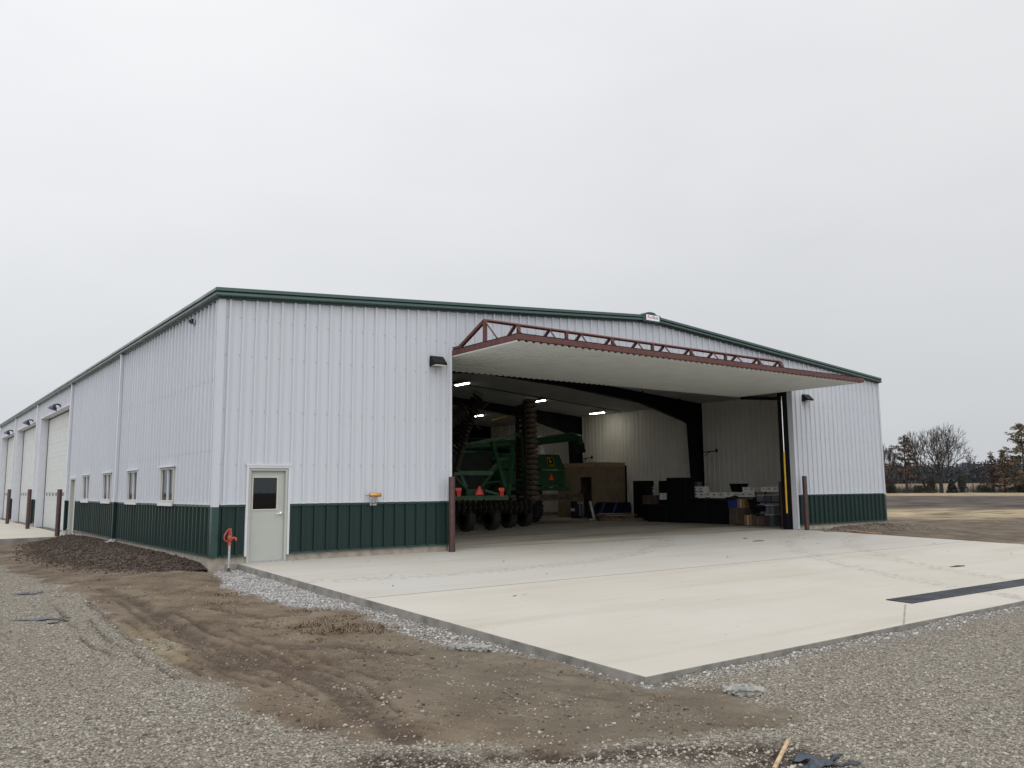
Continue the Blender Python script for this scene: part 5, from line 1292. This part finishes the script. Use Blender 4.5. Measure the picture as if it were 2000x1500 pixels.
carton('carton', gbox(1468.3, 1492, 1008, 1026.5, 22.7, .5), 'darkcard', 'dark carton on the floor right of the orange brown one', 'carton')
carton('carton', gbox(1454, 1466, 975, 1005.8, 23.3, .4), 'darkcard', 'tall dark carton behind the black chair', 'carton')
carton('blue_bin', gbox(1420, 1439.5, 976, 991.8, 22.95, .4), 'bluebin', 'blue plastic bin on the dark brown cartons', 'bin', lidmat='bluebin')
b_ = gbox(1421, 1438, 969, 975.8, 23.0, .35); t_ = MB(); t_.lathe(((b_[0]+b_[1])/2, b_[2], b_[4]+.06), (0, 1, 0), [((b_[3]-b_[2])*i/8, .03+.10*math.sin(i/8*3.14)*random.uniform(.8, 1.1)) for i in range(9)], 10); tag(t_.build('bag', M['rubber'], smooth=True), 'dark soft bag lying on the blue bin', 'bag')
b_ = gbox(1425, 1449, 945, 961, XF+.15, .45); t = thing('waste_bin', ((b_[0]+b_[1])/2, (b_[2]+b_[3])/2, b_[4]), 'black tapered bin on the white boxes against the inner wall', 'bin')
mb = MB(); e = .05; mb.hexa([(b_[0]+e, b_[2]+e, b_[4]), (b_[1]-e, b_[2]+e, b_[4]), (b_[1]-e, b_[3]-e, b_[4]), (b_[0]+e, b_[3]-e, b_[4]), (b_[0], b_[2], b_[5]), (b_[1], b_[2], b_[5]), (b_[1], b_[3], b_[5]), (b_[0], b_[3], b_[5])]); mb.build('bin_body', M['black'], t, bevel=.01)
mb = MB(); mb.box(b_[0]-.02, b_[1]+.02, b_[2]-.02, b_[3]+.02, b_[5]-.03, b_[5]+.01); mb.build('rim', M['frame'], t)
# storage rack with totes
ra, rb = on_x(1476, 990, 23.6), on_x(1541, 990, 23.6); y0, y1 = rb[1], ra[1]
t = thing('storage_rack', (24, (y0+y1)/2, FLOOR), 'dark shelving rack full of totes beside the right jamb', 'rack')
zs_ = [.30, .72, 1.08, 1.46]
for yy in (y0, y1-.04):
    for xx in (23.6, 24.26): mb = MB(); mb.box(xx, xx+.04, yy, yy+.04, FLOOR, 1.52); mb.build('post', M['frame'], t)
for zz in zs_: mb = MB(); mb.box(23.6, 24.3, y0+.041, y1-.041, zz-.03, zz); mb.build('shelf', M['frame'], t)
i = 0
for r_i, zz in enumerate(zs_[:3]):
    hh = zs_[r_i+1]-zz-.07; n = 4; wd = (y1-y0-.1)/n
    for c_i in range(n):
        a = y1-.05-(c_i+1)*wd
        mt = ['greytote', 'cleartote', 'bluebin', 'greytote', 'cleartote'][(r_i*2+c_i) % 5]
        carton('tote', (23.55, 24.15, a+.01, a+wd-.01, zz+.001, zz+hh*random.uniform(.8, 1)), mt, '%s tote from the left on the %s shelf of the rack' % (ORD[c_i], ['bottom', 'middle', 'upper'][r_i]), 'tote', lidmat='lid', grp='lidded totes on the rack')
for i, (a, c, lab) in enumerate(((1494, 1502, 'left'), (1502.3, 1511, 'right'))):
    carton('tote', gbox(a, c, 986, 1004, 23.0, .45), 'cleartote', lab+' clear tote of the upper pair in front of the rack', 'tote', lidmat='lid', grp='clear totes before the rack')
    carton('tote', gbox(a, c, 1004.3, 1028.5, 23.0, .45), 'greytote', lab+' grey tote of the lower pair in front of the rack', 'tote', lidmat='lid', grp='clear totes before the rack')
# office chair
b_ = gbox(1462, 1484, 975, 1008, 22.75, .5); t = thing('office_chair', ((b_[0]+b_[1])/2, (b_[2]+b_[3])/2, b_[4]), 'black office chair tipped on top of the floor cartons', 'chair')
mb = MB(); mb.hexa([(b_[0]+.05, b_[2], b_[4]+.28), (b_[1], b_[2], b_[4]+.30), (b_[1], b_[3], b_[4]+.30), (b_[0]+.05, b_[3], b_[4]+.28), (b_[0], b_[2], b_[4]+.38), (b_[1], b_[2], b_[4]+.40), (b_[1], b_[3], b_[4]+.40), (b_[0], b_[3], b_[4]+.38)]); mb.build('seat', M['black'], t, bevel=.03, seg=2)
mb = MB(); mb.hexa([(b_[0]+.04, b_[3]-.12, b_[4]+.42), (b_[1]-.04, b_[3]-.12, b_[4]+.42), (b_[1]-.04, b_[3]-.03, b_[4]+.42), (b_[0]+.04, b_[3]-.03, b_[4]+.42), (b_[0]+.04, b_[3]+.06, b_[5]), (b_[1]-.04, b_[3]+.06, b_[5]), (b_[1]-.04, b_[3]+.14, b_[5]), (b_[0]+.04, b_[3]+.14, b_[5])]); mb.build('backrest', M['black'], t, bevel=.03, seg=2)
mb = MB(); cx_, cy_ = (b_[0]+b_[1])/2, (b_[2]+b_[3])/2; mb.tube([(cx_, cy_, b_[4]+.06), (cx_, cy_, b_[4]+.3)], .03, 8); mb.build('gas_lift', M['frame'], t)
mb = MB()
for q in range(5): a = q*1.257; mb.beam((cx_, cy_, b_[4]+.08), (cx_+.26*math.cos(a), cy_+.26*math.sin(a), b_[4]+.05), .04, .03)
mb.build('star_base', M['frame'], t)
# plywood room
sx0, sx1, sy0, sy1 = 24.95, 27.1, 14.85, 18.1; shz = 3.08
t = thing('plywood_room', (26, 16.5, FLOOR), 'unpainted plywood room with a dark doorway against the inner wall', 'shed')
dy0, dy1 = 15.25, 16.2
mb = MB(); mb.box(sx0, sx1, sy0, sy0+.08, FLOOR, shz); mb.build('front_panel', M['plywood'], t)
mb = MB(); mb.box(sx0, sx0+.08, sy0+.081, dy0, FLOOR, shz); mb.box(sx0, sx0+.08, dy1, sy1, FLOOR, shz); mb.box(sx0, sx0+.08, dy0, dy1, 2.32, shz); mb.build('doorway_panel', M['plywood'], t)
mb = MB(); mb.box(sx0-.03, sx0-.001, sy0-.03, sy1, shz-.20, shz); mb.box(sx0-.03, sx1, sy0-.03, sy0-.001, shz-.20, shz); mb.build('fascia', M['wood'], t)
mb = MB(); mb.box(sx0-.03, sx1, sy0-.03, sy1, shz+.001, shz+.03); mb.build('roof_sheet', M['plywood'], t)
mb = MB(); mb.box(sx0+.09, sx1, sy1-.1, sy1-.02, FLOOR, shz); mb.box(sx1-.05, sx1-.001, sy0+.09, sy1-.101, FLOOR, shz); mb.build('back_panel', M['plywood'], t)
mb = MB(); mb.box(sx1-.02, sx1+.05, sy0-.09, sy0-.032, FLOOR, 2.95); mb.build('gap_shade_strip', M['black'], t)  # black strip stands for the shade in the gap by the wall
# drum, hand truck, bucket implement, white stand, pallet of lumber
p = on_z(1125, 1008, FLOOR); p = np.array([24.2, 15.9, FLOOR]); q = on_x(1125, 990, 24.2); p[1] = q[1]
t = thing('steel_drum', p, 'dark blue steel drum with a pale label by the plywood doorway', 'drum')
mb = MB(); mb.lathe(p, (0, 0, 1), [(0, .28), (.02, .29), (.28, .29), (.30, .30), (.32, .29), (.56, .29), (.58, .30), (.60, .29), (.86, .29), (.88, .28)], 24); mb.build('drum_body', M['bluesteel'], t, smooth=True)
mb = MB(); mb.lathe(p+np.array([0, 0, .881]), (0, 0, 1), [(0, .27), (.01, .27)], 24); mb.build('lid', M['frame'], t)
mb = MB(); mb.beam(p+np.array([-.255, -.16, .45]), p+np.array([-.255, .10, .45]), .09, .16); mb.build('label_sheet', M['whitepaint'], t)
q = on_x(1137, 985, 23.8); y_ = q[1]
t = thing('welding_cart', (23.8, y_, FLOOR), 'wheeled cart carrying slim gas cylinders before the dark doorway', 'cart')
mb = MB(); mb.tube([(23.7, y_-.22, .2), (23.8, y_-.22, 1.45), (23.85, y_, 1.62), (23.8, y_+.22, 1.45), (23.7, y_+.22, .2)], .02, 8); mb.box(23.55, 23.95, y_-.25, y_+.25, .2, .23); mb.build('frame', M['frame'], t)
for s in (-1, 1):
    mb = MB(); mb.lathe((23.75, y_+s*.11, .231), (0, 0, 1), [(0, .09), (.8, .09), (.92, .05), (.98, .03)], 14); cy_ = mb.build('gas_cylinder', M['greytote'], t, smooth=True)
    mb = MB(); mb.lathe((23.75, y_+s*.11, 1.211), (0, 0, 1), [(0, .025), (.05, .03), (.09, .02)], 10); mb.build('valve', M['chrome'], cy_)
    mb = MB(); mb.lathe((23.9, y_+s*.30, .26), (0, s, 0), [(0, .05), (0, .14), (.05, .14), (.05, .05)], 18); mb.build('wheel', M['rubber'], t)
    mb = MB(); mb.lathe((23.68, y_+s*.12, .95), (-1, 0, 0), [(0, .05), (.03, .05)], 12); mb.build('gauge', M['whitepaint'], t)
b_ = gbox(1150, 1214, 981, 1010, 23.4, .8)
t = thing('loader_bucket', (b_[0], (b_[2]+b_[3])/2, FLOOR), 'dark blue curved loader bucket lying beside the lumber pallet', 'bucket')
cv = [(.0, .12), (.05, .0), (.3, 0.0), (.55, .05), (.72, .25), (.78, .55), (.70, .86), (.66, .86), (.73, .55), (.67, .28), (.53, .10), (.3, .04), (.08, .04)]
mb = MB(); mb.prism([(23.3+a, b_[2], FLOOR+.01+c) for a, c in cv], (0, b_[3]-b_[2], 0)); mb.build('shell', M['bluesteel'], t)
for yy in (b_[2]-.03, b_[3]): mb = MB(); mb.prism([(23.3+a, yy, FLOOR+.01+c) for a, c in cv[:7]], (0, .03, 0)); mb.build('side_plate', M['bluesteel'], t)
for yy in (b_[2]+(b_[3]-b_[2])*.33, b_[2]+(b_[3]-b_[2])*.7): mb = MB(); mb.beam((23.45, yy, .22), (23.95, yy+.1, .95), .06, .08); mb.build('rib', M['bluebin'], t)
q = on_x(1157, 1000, 23.0)
t = thing('jack_stand', (23.0, q[1], FLOOR), 'white jack leg with a flat foot leaning by the bucket', 'stand')
mb = MB(); mb.beam((23.0, q[1]-.12, FLOOR+.05), (23.05, q[1]+.22, 1.05), .09, .09); mb.build('leg', M['whitepaint'], t)
mb = MB(); mb.box(22.85, 23.15, q[1]-.38, q[1]+.12, FLOOR, FLOOR+.06); mb.build('foot', M['whitepaint'], t, bevel=.01)
pa, pb = on_z(1172, 1018, FLOOR), on_z(1258, 1017, FLOOR)
t = thing('lumber_pallet', ((pa[0]+pb[0])/2, (pa[1]+pb[1])/2, FLOOR), 'pallet heaped with loose brown boards on the floor', 'pallet')
d_ = (pb-pa); d_ = d_/np.linalg.norm(d_); nn_ = np.array([-d_[1], d_[0], 0]); Lp = np.linalg.norm(pb-pa)
mb = MB()
for v_ in (.06, .55, 1.0): mb.beam(pa+nn_*v_+np.array([0, 0, .06]), pb+nn_*v_+np.array([0, 0, .06]), .09, .12)
mb.build('runner', M['oldwood'], t)
mb = MB()
for i in range(7): c0 = pa+d_*(Lp*(i+.3)/7); mb.beam(c0+nn_*0+np.array([0, 0, .132]), c0+nn_*1.06+np.array([0, 0, .132]), .16, .022)
mb.build('deck', M['oldwood'], t)
for i in range(9):
    o_ = nn_*random.uniform(.05, .95); e0, e1 = random.uniform(-.1, .25)*Lp, random.uniform(.7, 1.05)*Lp
    mb = MB(); z0 = .17+.022*i; mb.beam(pa+d_*e0+o_+np.array([0, 0, z0]), pa+d_*e1+o_+nn_*random.uniform(-.25, .25)+np.array([0, 0, z0+random.uniform(-.01, .06)]), random.uniform(.09, .16), .03); mb.build('board', M['wood'] if i % 4 == 0 else M['oldwood'], t)

# ------------------------------------------------------------------ trees
class TB:
    def __init__(s): s.V = []; s.F = []; s.n = 0
    def seg(s, a, b, ra, rb, n):
        d = b-a; L = np.linalg.norm(d)
        if L < 1e-6: return
        d = d/L; u = np.array([0, 0, 1.]) if abs(d[2]) < .9 else np.array([1., 0, 0]); r = np.cross(d, u); r /= np.linalg.norm(r); u = np.cross(d, r)
        t = np.arange(n)*2*math.pi/n; c = np.cos(t)[:, None]*r+np.sin(t)[:, None]*u
        s.V.append(a+c*ra); s.V.append(b+c*rb)
        k0 = s.n; j = np.arange(n); s.F.append(np.stack([k0+j, k0+(j+1) % n, k0+n+(j+1) % n, k0+n+j], 1)); s.n += 2*n
    def quad(s, c, a, b):
        s.V.append(np.array([c-a-b, c+a-b, c+a+b, c-a+b])); k0 = s.n; s.F.append(np.array([[k0, k0+1, k0+2, k0+3]])); s.n += 4
    def build(s, name, mt, parent):
        o = raw_mesh(name, np.concatenate(s.V), np.concatenate(s.F).ravel(), 4, mt)
        if parent is not None: o.parent = parent; o.matrix_parent_inverse = Matrix.Translation(-wloc(parent))
        return o
def rv(r): 
    while True:
        v = np.array([r.uniform(-1, 1) for _ in range(3)])
        if .05 < v@v < 1: return v/np.linalg.norm(v)
def grow(tk, tw, p, d, L, rad, lev, maxlev, r, spread, upk, tips=None):
    n = 3; q = p
    for i in range(n):
        d2 = d+rv(r)*.14+np.array([0, 0, upk*.05]); d2 /= np.linalg.norm(d2)
        e = q+d2*L/n; ra = rad*(1-.3*i/n); rb = rad*(1-.3*(i+1)/n)
        (tk if lev < 3 else tw).seg(q, e, max(ra, .028), max(rb, .026), 6 if lev < 2 else (4 if lev < 4 else 3))
        q, d = e, d2
        if lev >= 1 and lev < maxlev and i < n-1 and r.random() < .42:
            s = rv(r); s -= d*(s@d); s /= np.linalg.norm(s)+1e-9
            dd = d*math.cos(spread*1.1)+s*math.sin(spread*1.1)+np.array([0, 0, upk*.1]); dd /= np.linalg.norm(dd)
            grow(tk, tw, q, dd, L*.62, rad*.5, lev+1, maxlev, r, spread, upk, tips)
    if lev < maxlev:
        k_ = 2 if r.random() < .55 else 3
        base = r.uniform(0, 6.28)
        s0 = np.cross(d, rv(r)); s0 /= np.linalg.norm(s0); s1 = np.cross(d, s0)
        for j in range(k_):
            a = base+j*6.283/k_+r.uniform(-.4, .4); s = s0*math.cos(a)+s1*math.sin(a); sp_ = spread*r.uniform(.6, 1.25)
            dd = d*math.cos(sp_)+s*math.sin(sp_)+np.array([0, 0, upk*.10]); dd /= np.linalg.norm(dd)
            grow(tk, tw, q, dd, L*r.uniform(.72, .86), rad*(.72 if k_ == 2 else .62), lev+1, maxlev, r, spread, upk, tips)
    elif tips is not None: tips.append(q)
def place(px, py, s):
    d = ray(px, py); k0 = s/(d[:2]@NV); p = CAM+d*k0; p[2] = float(ground_base(p[0], p[1])); return p
def top_z(px, py, p):
    d = ray(px, py); k0 = np.hypot(*(p[:2]-CAM[:2]))/np.hypot(d[0], d[1]); return CAM[2]+d[2]*k0
def bare_tree(px, pyb, pyt, s, label, seed, wpx, lean=(0, 0), spread=.42, trunk=.28, rad=.42, lev=6, up=1.0):
    p = place(px, pyb, s); H = top_z(px, pyt, p)-p[2]; r = random.Random(seed)
    t = thing('bare_tree', p, label, 'tree', 'bare and russet trees along the field edge')
    tk, tw = TB(), TB(); p = p-np.array([0, 0, .2])
    d = np.array([lean[0], lean[1], 1.0]); d /= np.linalg.norm(d)
    e = p+d*H*trunk; tk.seg(p, p+d*H*trunk*.5, rad*1.15, rad, 8); tk.seg(p+d*H*trunk*.5, e, rad, rad*.9, 8)
    nl = 5 if spread > .35 else 3
    b0 = r.uniform(0, 6.28); tips = []
    for j in range(nl+1):
        a = b0+j*6.283/nl
        sp_ = spread*r.uniform(.9, 1.9)
        if j == nl: dd = d.copy()
        else: dd = d*math.cos(sp_)+np.array([math.cos(a), math.sin(a), 0])*math.sin(sp_)
        dd /= np.linalg.norm(dd)
        grow(tk, tw, e-d*H*.03*j, dd, H*.22, rad*.6, 1, lev, r, spread, up, tips)
    dmx = max(np.linalg.norm(q-e) for q in tips)
    for q in tips:
        if np.linalg.norm(q-e) < .62*dmx: continue
        for j in range(r.randint(4, 7)):
            v = rv(r); v = v*.8+np.array([0, 0, .35])+(q-e)/(np.linalg.norm(q-e)+1e-6)*.9; v /= np.linalg.norm(v); L = H*r.uniform(.03, .065)
            b_ = q-(q-e)*r.uniform(0, .06); tw.seg(b_, b_+v*L*.5, .030, .024, 3); tw.seg(b_+v*L*.5, b_+v*L+rv(r)*L*.2, .024, .018, 3)
    # fit the crown to its real width and height about the leaning axis
    allv = np.concatenate([np.concatenate(tk.V), np.concatenate(tw.V)])
    ax = lambda z: p[None, :2]+d[None, :2]*((z-p[2])/d[2])[:, None]
    rr = np.hypot(*(allv[:, :2]-ax(allv[:, 2])).T); kr = (wpx*s/FPX/2)/np.percentile(rr, 98.5); kz = (H*(1-trunk*.6))/(allv[:, 2].max()-(p[2]+H*trunk*.6))
    z0 = p[2]+H*trunk*.6
    for q in (tk, tw):
        for i, v in enumerate(q.V):
            f = np.clip((v[:, 2]-z0)/(H*.06), 0, 1)[:, None]; c = ax(v[:, 2])
            nz = np.where(v[:, 2] > z0, z0+(v[:, 2]-z0)*kz, v[:, 2]); c2 = ax(nz)
            xy = c2+(v[:, :2]-c)*(1+(kr-1)*f); w = np.concatenate([xy, nz[:, None]], 1); q.V[i] = w
    tk.build('trunk', M['bark'], t); tw.build('crown', M['twig'], t)
def leaf_tree(px, pyb, pyt, s, label, seed, wid, mt, dens=1.0, cone=.5, name='oak_tree', base=.18, leaf=.27):
    p = place(px, pyb, s); H = top_z(px, pyt, p)-p[2]; r = random.Random(seed)
    t = thing(name, p, label, 'tree', 'bare and russet trees along the field edge')
    tk, lf = TB(), TB(); p = p-np.array([0, 0, .2]); top = p+np.array([r.uniform(-.3, .3), 0, H])
    tk.seg(p, p+(top-p)*.5, .34, .22, 7); tk.seg(p+(top-p)*.5, top, .22, .04, 5)
    n = int(46*dens)
    for i in range(n):
        f = base+(1-base)*(i+.5)/n*.98; c = p+(top-p)*f; a = r.uniform(0, 6.28)
        rr = wid*((1-f)**cone)*(.55+.5*r.random())*(1 if f > base+.08 else .8)
        e = c+np.array([math.cos(a)*rr, math.sin(a)*rr, rr*r.uniform(-.12, .28)])
        tk.seg(c, (c+e)/2+np.array([0, 0, .15]), .09*(1.2-f), .05, 4); tk.seg((c+e)/2+np.array([0, 0, .15]), e, .05, .025, 3)
        for b_ in range(int(5+rr*2.2)):
            g = r.uniform(.25, 1.08); q = c+(e-c)*g+rv(r)*.35
            for l in range(r.randint(3, 9)):
                v = q+rv(r)*r.uniform(.1, .55)*np.array([1, 1, .55]); a1 = rv(r)*leaf*r.uniform(.5, 1.1); b1 = np.cross(a1, rv(r)); b1 = b1/(np.linalg.norm(b1)+1e-6)*leaf*r.uniform(.4, .8)
                lf.quad(v, a1*.6, b1*.6)
            tw_e = q+rv(r)*.5; tk.seg(c+(e-c)*min(g, 1), tw_e, .025, .02, 3)
    tk.build('trunk', M['bark'], t); lf.build('crown', M[mt], t)
S0 = 266
bare_tree(1839, 961, 822, S0, 'large round bare tree rising highest in the middle of the field edge', 12, 122, spread=.66, trunk=.25, rad=.5, lev=5)
bare_tree(1812, 957, 838, S0+6, 'slimmer bare tree leaning left behind the large round one', 5, 62, lean=(-.14, .30), spread=.42, trunk=.38, rad=.33, lev=4)
bare_tree(1901, 957, 884, S0+12, 'thin bare sapling between the large tree and the right russet oaks', 8, 20, spread=.25, trunk=.4, rad=.12, lev=4)
bare_tree(1915, 957, 905, S0+14, 'short bare sapling right of the thin one', 18, 18, spread=.3, trunk=.3, rad=.1, lev=4)
bare_tree(1727, 960, 862, S0+4, 'bare tree partly hidden by the building corner', 21, 50, spread=.38, trunk=.25, rad=.3, lev=5)
leaf_tree(1772, 961, 850, S0-4, 'russet oak left of the large bare tree', 31, 6.6, 'leafred', 1.2, .42)
leaf_tree(1722, 961, 884, S0-2, 'russet oak at the building corner', 32, 4.6, 'leafred', .9, .6)
leaf_tree(1941, 961, 882, S0+2, 'sparse russet oak, left one of the right hand pair', 33, 4.3, 'leafred', .62, .75)
leaf_tree(1963, 960, 880, S0, 'dense conical russet oak, right one of the right hand pair', 34, 4.2, 'leafred', .95, .8, base=.06)
leaf_tree(2004, 961, 826, S0-6, 'tall brown leaved oak cut by the right edge', 35, 8.6, 'leafbrown', 2.4, .42, base=.1)
def shrub(px, pyb, pyt, s, wpx, label, seed, mt, nm='shrub', dense=220):
    p = place(px, pyb, s); H = top_z(px, pyt, p)-p[2]; r = random.Random(seed); wd = wpx*s/FPX/2
    t = thing(nm, p, label, 'shrub', 'shrubs under the field edge trees'); tk, lf = TB(), TB()
    for i in range(70 if nm == 'cedar' else 170):
        a = r.uniform(0, 6.28); h = H*(r.random()**.6); x = wd*r.uniform(.1, 1.0)*(1-.4*h/H)
        b0 = p+np.array([math.cos(a)*x*.45, math.sin(a)*x*.45, -.1]); e = p+np.array([math.cos(a)*x, math.sin(a)*x, h])
        tk.seg(b0, e, .045, .02, 3)
        if nm != 'cedar':
            for q in range(2): tk.seg(b0+(e-b0)*r.uniform(.4, .8), e+rv(r)*.5, .025, .018, 3)
    for i in range(dense):
        f = r.random()**.9; a = r.uniform(0, 6.28)
        pr_ = (1-f)**.7 if nm == 'cedar' else 1-.55*f
        q = p+np.array([math.cos(a)*wd*pr_*r.random()**.5, math.sin(a)*wd*pr_*r.random()**.5, H*f])
        lz = 1 if nm == 'cedar' else r.uniform(.25, .8); a1 = rv(r)*.28*lz; b1 = np.cross(a1, rv(r)); b1 = b1/(np.linalg.norm(b1)+1e-6)*.15*lz; lf.quad(q, a1, b1)
    tk.build('stem', M['brushdk'], t); lf.build('foliage', M[mt], t)
shrub(1860, 962, 938, S0-3, 20, 'small dark cedar right of the large bare tree trunk', 41, 'cedar', 'cedar', 900)
shrub(1819, 960, 936, S0+2, 26, 'grey brush left of the large bare tree trunk', 42, 'brushdk', dense=420)
shrub(1880, 959, 926, S0+6, 22, 'olive brown brush right of the dark cedar', 43, 'brushdk', dense=460)
shrub(1740, 961, 945, S0+2, 30, 'low brush beside the building corner', 44, 'brush', dense=260)
shrub(1920, 961, 947, S0+4, 34, 'low brush under the sparse russet oak', 45, 'brush', dense=300)
shrub(1996, 961, 944, S0-2, 36, 'dark brush at the right edge', 46, 'brushdk', dense=460)
shrub(1795, 961, 948, S0+3, 26, 'low pale brush between the russet oak and the leaning tree', 47, 'brush', dense=220)
ug = TB(); r = random.Random(78)
for i in range(2600):
    px = r.uniform(1640, 2300); s_0 = r.uniform(268, 300); p = place(px, 960, s_0)
    if float(fbm(np.array(p[0]*.12), np.array(p[1]*.12), 97)) < .44: continue
    h = r.uniform(.5, 2.6)*(.6+.8*float(fbm(np.array(p[0]*.2), np.array(p[1]*.2), 98)))
    for q in range(5): ug.seg(p+rv(r)*np.array([.4, .4, 0]), p+rv(r)*.7+np.array([0, 0, h*r.uniform(.5, 1)]), .04, .02, 3)
uo = ug.build('undergrowth', M['brush'], None); stuff(uo, 'thin leafless undergrowth along the field edge', 'undergrowth')
# far wood that reads as one mass
wd = TB(); r = random.Random(77)
for i in range(900):
    px = r.uniform(1560, 2350); s = r.uniform(560, 700); p = place(px, 945, s)
    H = r.uniform(9, 13.5)*(.85+.3*float(fbm(np.array(px*.02), np.array(1.5), 99)))
    wd.seg(p, p+np.array([0, 0, H*.8]), .22, .08, 3)
    for q in range(34):
        f = r.random()**.9; c = p+np.array([r.gauss(0, 1)*2.2, r.gauss(0, 1)*2.2, H*(.02+.96*f)]); a1 = rv(r)*np.array([1, 1, 1.4])*r.uniform(.5, 1.1); b1 = np.cross(a1, rv(r)); b1 = b1/(np.linalg.norm(b1)+1e-6)*r.uniform(.12, .45); wd.quad(c, a1, b1)
wo = wd.build('woodland', M['woods'], None); stuff(wo, 'dark leafless woods far beyond the field', 'woods')

print('SCENE BUILT', len(bpy.data.objects))
